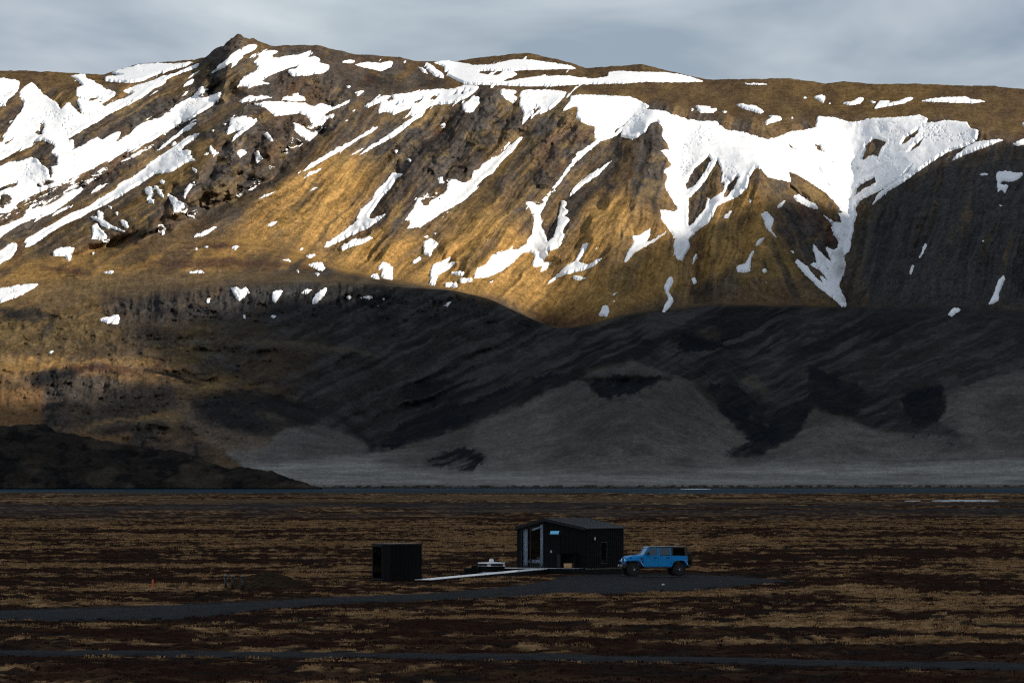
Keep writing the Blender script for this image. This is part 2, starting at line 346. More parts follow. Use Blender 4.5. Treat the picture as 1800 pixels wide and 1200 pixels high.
# ================================================================== THE MOUNTAIN
# Traced outlines, in thirds of a photo pixel from each tile's corner.
TILE = {'A': (0, 0), 'B': (600, 0), 'C': (1200, 0), 'D': (0, 400), 'E': (600, 400), 'F': (1200, 400), 'H': (0, 100), 'I': (400, 60)}
def polys(txt):
    out = []
    for ln in txt.strip().splitlines():
        ln = ln.split()
        if not ln: continue
        ox, oy = TILE[ln[0]]
        k = 3.242 if ln[0] in 'HI' else 3.0
        out.append([(ox + float(a) / k, oy + float(b) / k) for a, b in (p.split(',') for p in ln[1:])])
    return out
SNOW = polys("""
H -300,110 0,125 60,132 112,142 108,180 70,225 28,262 35,285 140,264 105,215 130,180 175,152 205,165 240,205 250,225 300,250 330,270 345,300 355,305 380,258 420,290 440,320 475,340 460,300 440,260 440,240 480,250 520,262 560,268 580,285 600,288 650,265 700,245 740,225 770,205 720,205 700,195 740,180 800,165 850,150 920,120 1000,95 1060,70 1140,38 1130,55 1060,85 990,110 950,130 930,160 880,180 840,210 800,240 740,265 680,300 620,330 570,365 500,400 460,425 375,475 420,480 415,520 390,545 430,530 470,515 500,490 560,465 585,480 640,445 695,430 660,480 665,488 740,440 765,410 800,390 860,365 910,345 960,310 1000,285 1060,250 1110,215 1160,165 1160,195 1140,240 1190,225 1265,197 1250,235 1190,290 1130,325 1080,345 1000,390 930,440 870,480 800,500 770,515 700,545 640,580 560,620 480,660 400,700 320,735 240,765 160,800 110,830 60,885 0,895 -300,1000
H 400,110 460,105 490,108 485,125 540,145 560,165 610,190 660,205 650,225 620,245 575,240 510,230 500,250 460,240 430,215 435,180 475,170 440,130
H 630,95 720,70 800,50 900,42 1000,45 1100,32 1060,55 980,75 900,100 820,135 750,150 600,140 600,118 715,112 660,100
H 1140,430 1110,470 1060,500 1030,540 1090,535 1080,560 1115,590 1050,610 1010,640 990,655 920,665 880,670 830,710 760,750 680,800 600,840 510,885 460,915 400,940 330,975 260,1020 150,1085 140,1050 200,1010 300,960 360,910 480,870 560,820 640,770 720,715 800,660 870,600 950,550 1020,500 1080,460
H 620,630 560,650 515,680 560,668
H 880,490 800,540 730,575 660,605 720,590 800,555
H 1130,370 1060,420 990,470 930,520 880,550 930,500 1000,450 1060,400
H 480,750 430,800 370,840 330,870 270,905 200,920 150,940 60,985 0,1035 -300,1180 -300,1100 0,970 120,920 160,880 250,830 280,805 230,870 300,830 380,780 440,755
H 560,680 480,720 340,780 420,725 500,700
H 635,710 560,760 500,790 560,745
H 440,835 380,870 280,915 350,870
H 215,840 170,870 125,895 180,850
H -200,1200 0,1110 70,1060 98,1070 80,1120 40,1150 0,1180 -200,1260
H 300,1130 340,1095 425,1088 400,1130 370,1130 410,1145 390,1162 360,1130
H 510,910 560,920 555,880 590,890 590,930 640,965 718,998 640,980 580,965 560,940
H 525,965 550,955 620,1035 605,1050 560,1030 525,1035
H 610,845 640,855 635,870
H 655,885 675,880 670,905
H 680,935 720,935 735,970 720,978
H 825,760 865,740 880,790 860,800 880,840 825,810 845,800
H 875,735 900,740 935,790 930,810 905,780
H 905,712 940,705 930,725
H 950,770 990,800 1040,830 1062,850 1055,875 990,888 985,850 960,800
H 1065,890 1130,870 1100,900 1120,935 1090,905
H 900,960 920,955 935,1000 925,1018 905,990
H 1090,625 1125,650 1120,670 1100,640
H 1120,700 1080,760 1050,815 1045,800 1070,745
H 1200,495 1215,530 1250,545 1215,572 1195,530
H 1150,565 1190,543 1185,555
H 1310,360 1350,350 1390,345 1415,350 1459,360 1440,385 1400,410 1310,495 1350,450 1390,405 1290,445 1310,400
H 1355,535 1380,530 1405,550 1375,578 1355,560
H 1270,380 1295,378 1285,395
H 1200,420 1225,415 1215,428
H 1345,785 1390,750 1370,780
H 520,1115 540,1112 530,1132
H 1095,1028 1160,1000 1245,960 1180,1010 1140,1025
H 1160,65 1100,100 1040,150 1100,110
H 1110,130 1060,150 1040,175 1095,150
H 1080,190 1020,235 1060,215
H 1390,0 1340,0 1310,5 1270,40 1190,100 1240,80 1290,55 1310,30 1330,55 1380,10
H 50,580 100,568 130,580 90,598
H 170,548 190,545 178,560
I 130,60 172,70 150,95 90,120 60,160 15,200 40,150 0,160 0,145 20,120 60,90
I 205,100 300,98 250,120 260,145 340,130 400,125 480,95 460,130 430,150 490,130 530,150 510,165 580,185 575,205 540,225 450,235 370,240 340,215 390,200 415,175 350,195 280,220 230,240 180,270 250,283 200,290 130,300 60,300 80,265 150,225 180,200 150,160 180,120
I 650,158 700,150 730,158 710,168 660,165
I 720,175 800,165 870,170 930,158 945,165 930,190 870,212 800,195
I 998,158 1018,152 1010,168
I 60,385 130,358 280,360 200,372 90,390
I 300,370 360,355 430,355 448,380 380,385
I 355,345 400,338 410,350
I 130,400 220,390 340,392 450,400 490,420 530,400 560,410 600,420 700,375 690,392 610,430 580,440 530,480 610,455 600,480 575,480 530,530 515,570 490,590 460,612 430,590 390,560 370,505 410,520 440,540 480,520 490,505 440,460 400,450 340,460 270,468 240,440 200,410
I 10,490 40,480 100,490 115,475 120,495 175,490 140,530 90,555 15,625 50,570 90,540 0,575 20,540
I 195,570 225,562 265,612 240,605
I 340,635 380,620 365,585 430,625 380,648
I 308,670 335,655 330,682
I 60,665 80,658 110,680 75,708 58,690
I 150,670 180,672 207,712 165,740
I 230,752 262,752 245,765
I 115,890 150,850 155,818 175,835 160,870 135,890
I 50,910 90,880 75,905 55,920
I 865,520 830,560 760,590 690,640 620,680 540,725 470,765 415,792 470,745 540,705 620,655 700,615 780,565
I 385,805 425,775 410,795
I 560,755 500,790 420,830 480,785
I 290,820 240,860 210,882 260,840
I 395,840 330,870 370,850
I 305,882 230,920 155,950 220,915
I 530,868 480,890 445,912 490,878
I 645,752 590,782 615,770
I 620,818 575,850 598,838
I 805,635 740,675 675,712 740,665
I 630,645 595,682 610,655
I 775,415 820,390 890,355 1000,345 1100,330 1180,320 1290,318 1350,297 1435,300 1400,340 1330,380 1270,400 1220,400 1180,400 1130,430 1110,470 1080,485 1020,530 950,580 860,630 730,705 800,650 900,590 1000,520 1070,465 1040,460 980,498 1030,455 1050,425 990,440 950,460 910,445 850,450 870,410 870,390 800,420
I 1340,405 1400,360 1435,355 1430,400 1400,445 1355,448 1338,430
I 705,440 735,425 720,442
I 665,495 690,488 680,500
I 720,335 785,322 745,355
I 670,295 710,298 690,308
I 1210,520 1235,508 1243,540 1225,530
I 945,670 978,660 960,683
I 1020,705 1050,720 1040,732
I 930,800 1010,795 965,820 930,880 870,940 830,1000 800,1045 822,1060 915,1020 850,1070 780,1115 700,1150 640,1180 550,1220 560,1190 640,1140 730,1070 740,1040 760,1000 820,950 850,890 900,850
I 690,1190 760,1170 835,1157 770,1195 700,1215
I 1205,825 1225,820 1225,850 1205,850
I 220,1090 290,1065 250,1095
B 480,330 540,325 600,330 700,350 800,345 900,320 1000,320 1100,335 1200,350 1250,365 1150,365 1000,370 880,375 800,375 730,375 720,390 780,400 830,400 850,385 900,375 930,395 880,415 840,435 870,435 950,420 1050,405 1200,405 1260,415 1330,420 1400,410 1410,385 1470,380 1560,385 1700,385 1800,400 1890,425 1930,430 1800,435 1600,432 1500,440 1300,445 1100,455 900,455 850,450 650,445 600,420 550,395 540,350
B 440,330 480,350 500,370 540,395 540,415 490,400 450,365
B 400,350 440,370 460,395 430,380
B 955,720 890,770 830,820 740,870 720,900 690,905 690,940 650,970 620,960 600,950 560,945 560,1000 530,1030 490,1040 400,1050 385,1090 330,1165 385,1150 345,1205 420,1195 520,1130 640,1060 720,990 770,955 700,1000 740,950 800,910 850,850 900,800 950,740
B 510,940 530,935 540,965 515,970
B 835,475 930,485 900,500 930,520 905,545 870,525 840,495
B 940,490 960,480 1100,480 1190,490 1150,540 1100,580 1050,600 1000,610 970,640 950,660 960,600 940,560 945,530
B 1160,590 1200,540 1210,510 1300,505 1400,510 1520,515 1580,540 1625,560 1600,580 1700,590 1800,625 1890,645 1980,645 2030,690 2130,705 2240,740 2340,710 2400,690 2500,680 2510,620 2600,625 2680,650 2800,630 2900,625 2990,620 3050,610 3095,630 3080,655 3200,640 3300,650 3320,680 3360,690 3350,740 3300,770 3200,800 3120,850 3020,920 2950,970 2880,1010 2840,1045 2795,1090 2830,1030 2760,1060 2712,1095 2720,1130 2700,1190 2695,1240 2590,1240 2640,1170 2600,1070 2560,1020 2500,980 2400,920 2360,905 2370,960 2320,950 2250,935 2210,885 2180,890 2150,935 2140,990 2090,1040 2020,1065 1980,1090 1940,1170 1880,1215 1830,1262 1840,1300 1810,1350 1800,1375 1770,1370 1750,1300 1760,1260 1720,1200 1690,1160 1680,1105 1750,1120 1775,1100 1750,1060 1720,1010 1705,970 1720,930 1700,900 1740,870 1720,830 1680,790 1730,790 1720,760 1690,720 1695,670 1665,640 1630,650 1600,700 1560,725 1530,735 1470,720 1490,690 1440,722 1370,745 1300,800 1230,860 1180,930 1150,970 1100,1020 1075,1080 1050,1130 1055,1210 1010,1210 1020,1150 1000,1110 970,1065 1050,1070 1080,1030 1140,960 1180,900 1220,840 1240,810 1290,780 1340,740 1335,665 1300,660 1235,620 1250,570 1230,560
B 1140,1210 1150,1100 1165,1060 1190,1065 1180,1100 1195,1120 1170,1140 1205,1160 1170,1210
B 1200,1040 1220,1000 1260,960 1340,910 1435,840 1350,930 1280,970 1230,1020
C 40,575 60,575 50,590
C 65,560 110,565 150,565 140,580 185,575 160,598 90,595
C 205,588 240,588 220,598
C 280,555 320,548 335,560 380,560 430,590 410,600 340,580
C 450,610 520,620 520,632 440,660 435,640 470,625
C 570,620 585,620 578,630
C 620,515 660,512 650,520
C 690,515 730,503 755,515 740,545 720,530
C 760,545 785,543 775,551
C 835,545 890,540 930,520 960,518 940,545 880,557
C 985,530 1025,540 1000,545
C 1005,575 1040,535 1100,535 1060,555 1130,540 1200,515 1220,520 1170,545 1090,560
C 1245,535 1300,525 1380,518 1500,515 1520,530 1620,533 1520,545 1380,540
C 325,440 445,442 445,447 330,446
C 1740,760 1800,735 1960,700 1960,740 1800,765 1760,768
C 1785,655 1800,650 1900,640 1900,660 1800,665
C 1700,735 1640,760 1560,790 1480,820 1410,855 1480,790 1560,750 1640,740
C 1555,918 1620,918 1590,928
C 1655,915 1700,905 1760,915 1800,915 1780,935 1740,960 1690,955 1670,975 1720,980 1700,1020 1680,1000 1660,1015
C 1665,1075 1690,1090 1675,1090
C 410,1130 440,1115 485,1160 460,1220 440,1200 430,1160
C 345,1050 370,1060 355,1070
C 210,1150 265,1105 240,1150
C 500,1080 545,1055 525,1090 500,1100
C 580,1030 610,1030 700,1080 715,1105 660,1090 600,1060
C 730,1120 790,1170 860,1190 800,1200
E 0,110 60,70 170,50 120,75 50,95 5,125
E 430,80 470,60 515,85 480,120 470,155 435,140
E 370,185 420,155 420,170 385,188
E 435,48 458,40 450,58
E 483,35 503,25 498,42
E 465,300 470,240 480,200 540,175 580,150 550,200 615,175 560,225 510,250 490,305
E 570,235 650,232 640,255 600,250
E 545,295 610,295 610,315 550,312
E 625,275 690,268 690,285 625,293
E 775,290 810,275 790,292
E 700,240 720,210 770,190 790,150 830,125 900,120 980,90 985,60 1010,30 1012,-5 1055,-5 1080,60 1095,100 1085,150 1060,190 1110,180 1080,220 1050,235 1060,200 1020,210 1005,190 1020,150 1000,125 950,140 900,190 850,225 780,260 700,268
E 1140,-5 1170,-5 1170,60 1140,110 1100,120 1080,90 1120,60
E 1130,260 1180,210 1240,180 1260,130 1280,90 1305,80 1280,130 1250,180 1300,200 1380,155 1350,190 1300,220 1230,235 1160,255 1070,310 1110,275
E 1215,265 1240,258 1295,265 1250,280
E 1325,125 1355,95 1345,112
E 1490,180 1510,130 1545,70 1525,50 1560,45 1630,5 1625,50 1600,90 1700,30 1720,10 1710,30 1640,80 1550,130 1500,185
E 1355,465 1385,415 1400,408 1415,440 1400,470
E 1420,360 1470,328 1440,355
E 1425,390 1450,382 1440,392
E 1690,450 1700,420 1725,380 1710,340 1700,315 1730,262 1750,270 1745,300 1725,340 1750,385 1740,410 1705,445
E 150,260 190,245 200,275
E 210,260 215,190 240,188 270,215 272,278 215,265
E 530,415 585,388 560,415
E 25,365 55,365 40,382
E 105,368 165,362 150,378
E 215,370 230,372 225,388
E 190,408 200,408 195,418
F 45,270 62,262 75,295 60,302
F 55,170 65,135 78,160 50,200
F 385,100 390,75 435,48 420,75
F 280,215 290,200 330,190 365,125 380,120 360,170 355,230 320,238 290,232
F 418,225 430,218 448,232 430,242
F 430,285 450,290 440,293
F 440,0 460,0 500,55 480,45
F 560,115 590,130 580,136
F 780,-5 905,-5 890,60 880,120 850,150 860,190 850,250 820,310 850,370 865,415 840,418 790,370 720,320 690,290 640,240 590,180 605,172 660,215 720,285 745,305 720,250 760,285 770,280 730,230 670,195 690,185 710,200 690,120 685,85 720,130 760,170 790,190 750,100 790,125 820,110 820,70 800,40
F 1195,240 1210,200 1222,200 1202,250
F 1245,165 1280,85 1290,90 1255,160
F 1610,405 1640,350 1665,280 1690,252 1702,270 1670,340 1665,385 1620,408
F 1395,460 1430,432 1470,432 1420,468
F 1575,75 1592,65 1588,76
D -300,330 0,330 100,310 210,300 150,335 80,370 0,395 -300,440
D -200,130 0,130 40,90 85,80 90,110 60,160 0,190 -200,260
D 130,105 150,70 230,10 310,0 250,40 180,90 140,105
D 280,130 320,110 390,108 380,130 340,145 375,155 370,175 335,150 280,150
D 485,0 520,0 570,60 550,70 490,55
D 590,0 660,18 655,25 615,14
D 1015,50 1070,30 1130,0 1090,35 1040,50
D 835,0 860,0 868,40 850,35
D 520,485 580,475 600,462 635,475 620,505 580,505 530,495
D 1215,320 1250,318 1270,335 1300,318 1320,340 1260,390 1240,360
D 1440,345 1495,330 1470,370 1450,398 1435,380
D 1645,400 1655,370 1690,330 1725,320 1715,350 1670,400
D 1575,345 1650,325 1620,348
D 1085,385 1115,368 1105,395 1090,400
D 1430,465 1465,470 1440,477
D 1280,460 1296,462 1293,487
D 1620,195 1690,190 1718,210 1700,230 1660,215
D 1660,240 1690,245 1675,257
D 1460,168 1540,173 1530,180
D 1605,150 1670,142 1640,162
D 1555,220 1580,232 1572,238
D 1575,115 1605,110 1590,122
D 1215,108 1265,98 1240,120
D 1025,113 1045,108 1035,120
D 1070,103 1105,98 1090,108
D 990,233 1080,235 1075,241 1000,240
D 530,240 605,230 590,242
D 250,660 290,645 270,662
""")
ROCK_IN_SNOW = polys("""
H -300,300 0,268 35,285 140,265 125,305 90,350 40,420 15,460 20,485 0,490 -300,560
H 195,430 230,420 225,380 255,375 250,400 240,445 215,450
H -300,600 0,590 60,560 110,530 180,515 190,485 240,473 300,495 310,520 290,540 330,580 325,620 290,630 300,670 285,698 275,640 235,620 220,590 180,580 130,600 60,605 0,625 -300,680
H 0,745 60,725 100,720 95,740 40,760 0,772 -100,790
H 0,785 40,782 75,810 50,840 30,830 20,870 0,860
H 655,485 690,450 740,405 765,400 740,440 690,470
H 435,630 445,625 440,638
H 20,500 40,480 78,465 60,490 30,505
H 340,488 348,486 345,493
H 180,360 190,358 186,366
I 900,380 930,355 950,372 920,390
I 940,410 975,390 965,412
I 1055,395 1115,355 1105,385 1070,402
I 1135,375 1170,345 1205,350 1175,380
I 1265,360 1310,325 1305,345
I 1320,345 1355,315 1345,350
I 985,395 1005,385 995,402
I 1365,330 1385,322 1378,338
B 545,380 565,378 550,402
B 1010,580 1030,560 1050,580 1010,612
B 955,490 985,490 965,505
B 1440,690 1500,650 1560,600 1500,660 1440,712
C 15,975 60,890 140,822 152,850 110,920 60,990 25,1005
C 30,1050 100,980 150,900 185,840 210,910 200,960 220,970 210,1010 150,1060 130,1040 120,1100 60,1180 30,1200
C 205,1045 240,980 290,925 300,940 270,1000 230,1045
C 545,740 575,770 600,800 570,785
C 685,750 720,770 745,810 710,795
C 760,835 820,868 790,862
C 705,885 765,920 730,915
C 755,955 795,990 765,980
C 945,840 970,780 960,770 1010,730 1080,750 1045,790 1035,830 1000,820 960,845
C 1150,770 1170,730 1250,680 1230,720 1180,760
C 1185,810 1220,770 1275,725 1250,770 1200,805
C 910,1040 920,990 960,960 1020,930 1020,970 960,1000
C 612,815 640,828 625,832
C 920,890 935,885 930,900
C 1220,870 1150,940 1050,1000 930,1060 910,1095 960,1065 1050,1015 1130,960 1200,905
C 215,935 232,935 225,945
C 560,905 620,940 720,1000 800,1060 850,1130 790,1120 720,1080 640,1010 570,960
F 745,205 770,215 765,230
""")
U0, U1, V0, V1 = -140, 1940, 40, 880
def raster(pl, base=None):
    m = np.zeros((V1 - V0, U1 - U0)) if base is None else base
    for p in pl:
        xs = np.array([q[0] for q in p]); ys = np.array([q[1] for q in p])
        x0, x1 = max(U0, int(xs.min()) - 1), min(U1, int(xs.max()) + 2)
        y0, y1 = max(V0, int(ys.min()) - 1), min(V1, int(ys.max()) + 2)
        if x1 <= x0 or y1 <= y0: continue
        acc = 0
        for jx, jy in ((.25, .25), (.75, .25), (.25, .75), (.75, .75)):
            gx, gy = np.meshgrid(np.arange(x0, x1) + jx, np.arange(y0, y1) + jy)
            ins = np.zeros(gx.shape, bool)
            for i in range(len(p)):
                xa, ya = p[i]; xb, yb = p[(i + 1) % len(p)]
                if ya == yb: continue
                ins ^= ((ya > gy) != (yb > gy)) & (gx < (xb - xa) * (gy - ya) / (yb - ya) + xa)
            acc = acc + ins * 0.25
        s = m[y0 - V0:y1 - V0, x0 - U0:x1 - U0]
        np.maximum(s, acc, out=s)
    return m
def sample(m, u, v):
    x = np.clip(u - U0 - 0.5, 0, m.shape[1] - 1.001); y = np.clip(v - V0 - 0.5, 0, m.shape[0] - 1.001)
    xi = x.astype(int); yi = y.astype(int); fx = x - xi; fy = y - yi
    return (m[yi, xi] * (1 - fx) + m[yi, xi + 1] * fx) * (1 - fy) + (m[yi + 1, xi] * (1 - fx) + m[yi + 1, xi + 1] * fx) * fy
snow_m = raster(SNOW)
snow_m = snow_m * (1 - raster(ROCK_IN_SNOW))
snow_f = boxblur(snow_m, 1)
snow_b = boxblur(snow_m, 3)
snow_wide = boxblur(snow_m, 6)
snow_e = np.clip(1.15 - np.abs(2 * boxblur(snow_m, 4) - 1) * 1.15, 0, 1)

# Ground-cover regions (photo pixels)
def region(pts_list, blur):
    return boxblur(raster(pts_list), blur)
GOLD = region([[(380, 440), (480, 330), (600, 262), (670, 300), (600, 400), (720, 420), (860, 340), (930, 430), (1000, 440), (1060, 350), (1130, 350), (1190, 420), (1200, 500), (1120, 530), (1040, 560), (940, 545), (860, 520), (700, 490), (560, 470)],
               [(1215, 470), (1222, 410), (1262, 350), (1320, 320), (1362, 370), (1345, 440), (1240, 490)],
               [(-140, 490), (120, 455), (300, 425), (560, 425), (570, 470), (300, 475), (0, 525), (-140, 560)],
               [(-140, 630), (0, 630), (150, 632), (350, 662), (520, 698), (400, 684), (200, 652), (110, 650), (0, 660), (-140, 668)]], 12)
ROCK = region([[(230, 430), (280, 360), (370, 290), (400, 200), (560, 190), (640, 168), (560, 250), (440, 335), (340, 385)],
               [(840, 152), (900, 165), (930, 220), (900, 250), (820, 310), (760, 335), (690, 300), (610, 265), (700, 225), (790, 195)],
               [(350, 108), (380, 82), (420, 62), (445, 75), (395, 130), (420, 155), (370, 165), (350, 132)],
               [(480, 78), (560, 80), (740, 108), (800, 150), (650, 172), (600, 190), (480, 170), (430, 150)],
               [(1000, 205), (1045, 222), (1060, 250), (1000, 310), (940, 340), (925, 250), (960, 190)],
               [(1120, 250), (1150, 215), (1165, 260), (1170, 330), (1120, 330)],
               [(1385, 380), (1440, 370), (1490, 395), (1480, 530), (1420, 460)], [(0, 330), (0, 300), (130, 260), (330, 150), (420, 160), (300, 260), (120, 350), (0, 400)],
               [(1204, 335), (1250, 274), (1252, 288), (1218, 336)], [(500, 475), (640, 380), (700, 310), (720, 320), (650, 420)],
               [(190, 535), (400, 502), (600, 495), (860, 518), (975, 578), (900, 580), (600, 556), (300, 566)],
               [(30, 672), (60, 660), (125, 646), (150, 664), (330, 684), (420, 705), (400, 722), (250, 712), (150, 700), (100, 700), (60, 704)], [(180, 700), (330, 712), (330, 735), (200, 730), (130, 745)], [(80, 735), (110, 720), (85, 780)], [(160, 755), (250, 742), (320, 770), (230, 775)]], 8)
RED = region([[(20, 440), (45, 415), (45, 450), (28, 470)], [(200, 405), (215, 408), (255, 435), (245, 437)], [(255, 462), (330, 456), (380, 458), (250, 468)], [(50, 470), (110, 467), (170, 480), (60, 474)],
              [(1205, 455), (1215, 425), (1236, 420), (1232, 500), (1210, 480)], [(1390, 340), (1500, 440), (1440, 420)], [(940, 552), (1050, 545), (1060, 560), (1000, 578)], [(100, 640), (280, 645), (370, 668), (230, 655)], [(760, 215), (780, 212), (770, 240), (750, 235)]], 4)
PALE = region([[(400, 870), (430, 812), (500, 808), (640, 800), (690, 790), (850, 737), (960, 692), (1050, 652), (1110, 634), (1150, 648), (1222, 674), (1250, 715), (1330, 778), (1290, 802), (1340, 800), (1392, 770), (1430, 717), (1500, 742), (1560, 762), (1700, 768), (1652, 742), (1665, 690), (1740, 662), (1800, 652), (1940, 640), (1940, 880)],
               [(390, 795), (480, 750), (560, 745), (650, 785), (600, 812), (430, 818)]], 4)
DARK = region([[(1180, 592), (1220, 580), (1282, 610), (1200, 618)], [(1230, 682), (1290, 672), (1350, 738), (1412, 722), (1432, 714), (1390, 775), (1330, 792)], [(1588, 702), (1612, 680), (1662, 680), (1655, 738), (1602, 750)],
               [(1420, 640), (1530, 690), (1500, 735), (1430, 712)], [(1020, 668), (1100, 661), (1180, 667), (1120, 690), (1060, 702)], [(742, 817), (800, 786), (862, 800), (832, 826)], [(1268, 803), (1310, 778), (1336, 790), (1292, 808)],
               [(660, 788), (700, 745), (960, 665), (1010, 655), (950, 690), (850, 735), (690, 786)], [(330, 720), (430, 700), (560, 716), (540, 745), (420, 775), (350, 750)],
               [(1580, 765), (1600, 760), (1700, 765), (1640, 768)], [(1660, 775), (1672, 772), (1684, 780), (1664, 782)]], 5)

FLANK_SHADE = region([[(1500, 400), (1580, 320), (1700, 270), (1940, 250), (1940, 570), (1480, 555)]], 22)
FLAT = region([[(520, 813), (600, 801), (690, 800), (650, 812), (800, 829), (950, 834), (1200, 836), (1300, 818), (1420, 813), (1560, 816), (1800, 810), (1940, 802), (1940, 853), (380, 853), (430, 825)]], 4)
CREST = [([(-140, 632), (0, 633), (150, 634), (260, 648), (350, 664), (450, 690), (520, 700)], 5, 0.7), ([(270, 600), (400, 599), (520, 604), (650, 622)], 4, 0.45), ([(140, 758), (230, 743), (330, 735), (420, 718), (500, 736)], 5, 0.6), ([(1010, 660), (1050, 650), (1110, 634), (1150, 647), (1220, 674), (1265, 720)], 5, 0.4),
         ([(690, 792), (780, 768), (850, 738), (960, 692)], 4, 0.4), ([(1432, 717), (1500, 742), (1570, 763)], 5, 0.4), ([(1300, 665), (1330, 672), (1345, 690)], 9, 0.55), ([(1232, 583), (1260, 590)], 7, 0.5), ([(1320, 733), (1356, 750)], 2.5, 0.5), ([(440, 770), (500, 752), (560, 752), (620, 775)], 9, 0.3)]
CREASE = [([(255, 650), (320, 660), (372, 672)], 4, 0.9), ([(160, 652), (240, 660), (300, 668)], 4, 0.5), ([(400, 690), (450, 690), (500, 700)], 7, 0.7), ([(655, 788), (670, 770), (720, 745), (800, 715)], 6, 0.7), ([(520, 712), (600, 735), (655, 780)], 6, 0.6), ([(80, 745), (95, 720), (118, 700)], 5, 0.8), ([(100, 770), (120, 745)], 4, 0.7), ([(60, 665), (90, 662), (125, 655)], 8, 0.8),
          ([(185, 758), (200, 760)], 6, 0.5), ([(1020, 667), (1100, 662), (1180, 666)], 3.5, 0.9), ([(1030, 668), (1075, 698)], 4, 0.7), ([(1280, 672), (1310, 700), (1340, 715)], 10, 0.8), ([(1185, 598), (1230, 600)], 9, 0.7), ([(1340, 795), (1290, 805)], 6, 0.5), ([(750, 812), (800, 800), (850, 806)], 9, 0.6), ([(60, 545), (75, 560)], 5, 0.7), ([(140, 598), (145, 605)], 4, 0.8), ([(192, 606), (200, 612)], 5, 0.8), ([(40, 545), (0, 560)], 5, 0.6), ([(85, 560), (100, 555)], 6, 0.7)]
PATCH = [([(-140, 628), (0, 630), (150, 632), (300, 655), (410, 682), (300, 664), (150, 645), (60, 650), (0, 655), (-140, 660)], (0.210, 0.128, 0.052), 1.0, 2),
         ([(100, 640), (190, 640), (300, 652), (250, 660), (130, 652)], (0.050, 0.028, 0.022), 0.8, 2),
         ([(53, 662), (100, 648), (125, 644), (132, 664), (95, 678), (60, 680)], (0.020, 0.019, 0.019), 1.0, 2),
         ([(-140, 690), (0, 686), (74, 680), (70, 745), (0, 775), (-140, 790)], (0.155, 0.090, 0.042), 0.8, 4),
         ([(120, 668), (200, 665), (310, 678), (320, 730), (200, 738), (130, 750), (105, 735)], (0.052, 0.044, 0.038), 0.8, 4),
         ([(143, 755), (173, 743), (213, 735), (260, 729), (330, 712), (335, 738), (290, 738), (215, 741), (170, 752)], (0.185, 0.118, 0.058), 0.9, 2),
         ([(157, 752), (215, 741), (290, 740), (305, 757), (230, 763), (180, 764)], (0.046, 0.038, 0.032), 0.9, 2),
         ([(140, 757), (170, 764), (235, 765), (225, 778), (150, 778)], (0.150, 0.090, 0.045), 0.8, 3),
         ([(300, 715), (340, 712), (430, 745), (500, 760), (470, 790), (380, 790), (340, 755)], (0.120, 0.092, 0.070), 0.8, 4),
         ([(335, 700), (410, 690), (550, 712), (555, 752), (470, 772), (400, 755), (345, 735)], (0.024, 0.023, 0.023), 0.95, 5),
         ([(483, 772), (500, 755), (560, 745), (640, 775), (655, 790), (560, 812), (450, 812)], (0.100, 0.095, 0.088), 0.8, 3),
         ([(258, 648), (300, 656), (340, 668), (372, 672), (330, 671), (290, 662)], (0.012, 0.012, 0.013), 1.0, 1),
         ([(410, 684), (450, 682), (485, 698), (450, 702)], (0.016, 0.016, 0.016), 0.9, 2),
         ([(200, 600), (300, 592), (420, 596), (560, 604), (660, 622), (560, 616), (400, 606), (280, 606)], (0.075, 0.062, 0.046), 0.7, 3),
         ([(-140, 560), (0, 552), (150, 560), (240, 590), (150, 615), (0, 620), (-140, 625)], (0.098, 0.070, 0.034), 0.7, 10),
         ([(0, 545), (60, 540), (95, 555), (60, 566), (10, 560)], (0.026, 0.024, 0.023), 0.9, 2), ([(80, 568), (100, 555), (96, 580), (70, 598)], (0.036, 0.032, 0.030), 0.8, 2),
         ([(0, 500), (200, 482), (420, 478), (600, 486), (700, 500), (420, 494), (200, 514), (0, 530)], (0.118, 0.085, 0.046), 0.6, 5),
         ([(250, 462), (330, 456), (440, 455), (540, 468), (420, 470), (300, 470)], (0.062, 0.036, 0.028), 0.7, 2), ([(340, 432), (430, 430), (400, 440), (300, 438)], (0.060, 0.036, 0.027), 0.8, 2), ([(60, 468), (130, 470), (170, 480), (100, 478)], (0.055, 0.030, 0.024), 0.8, 2)]
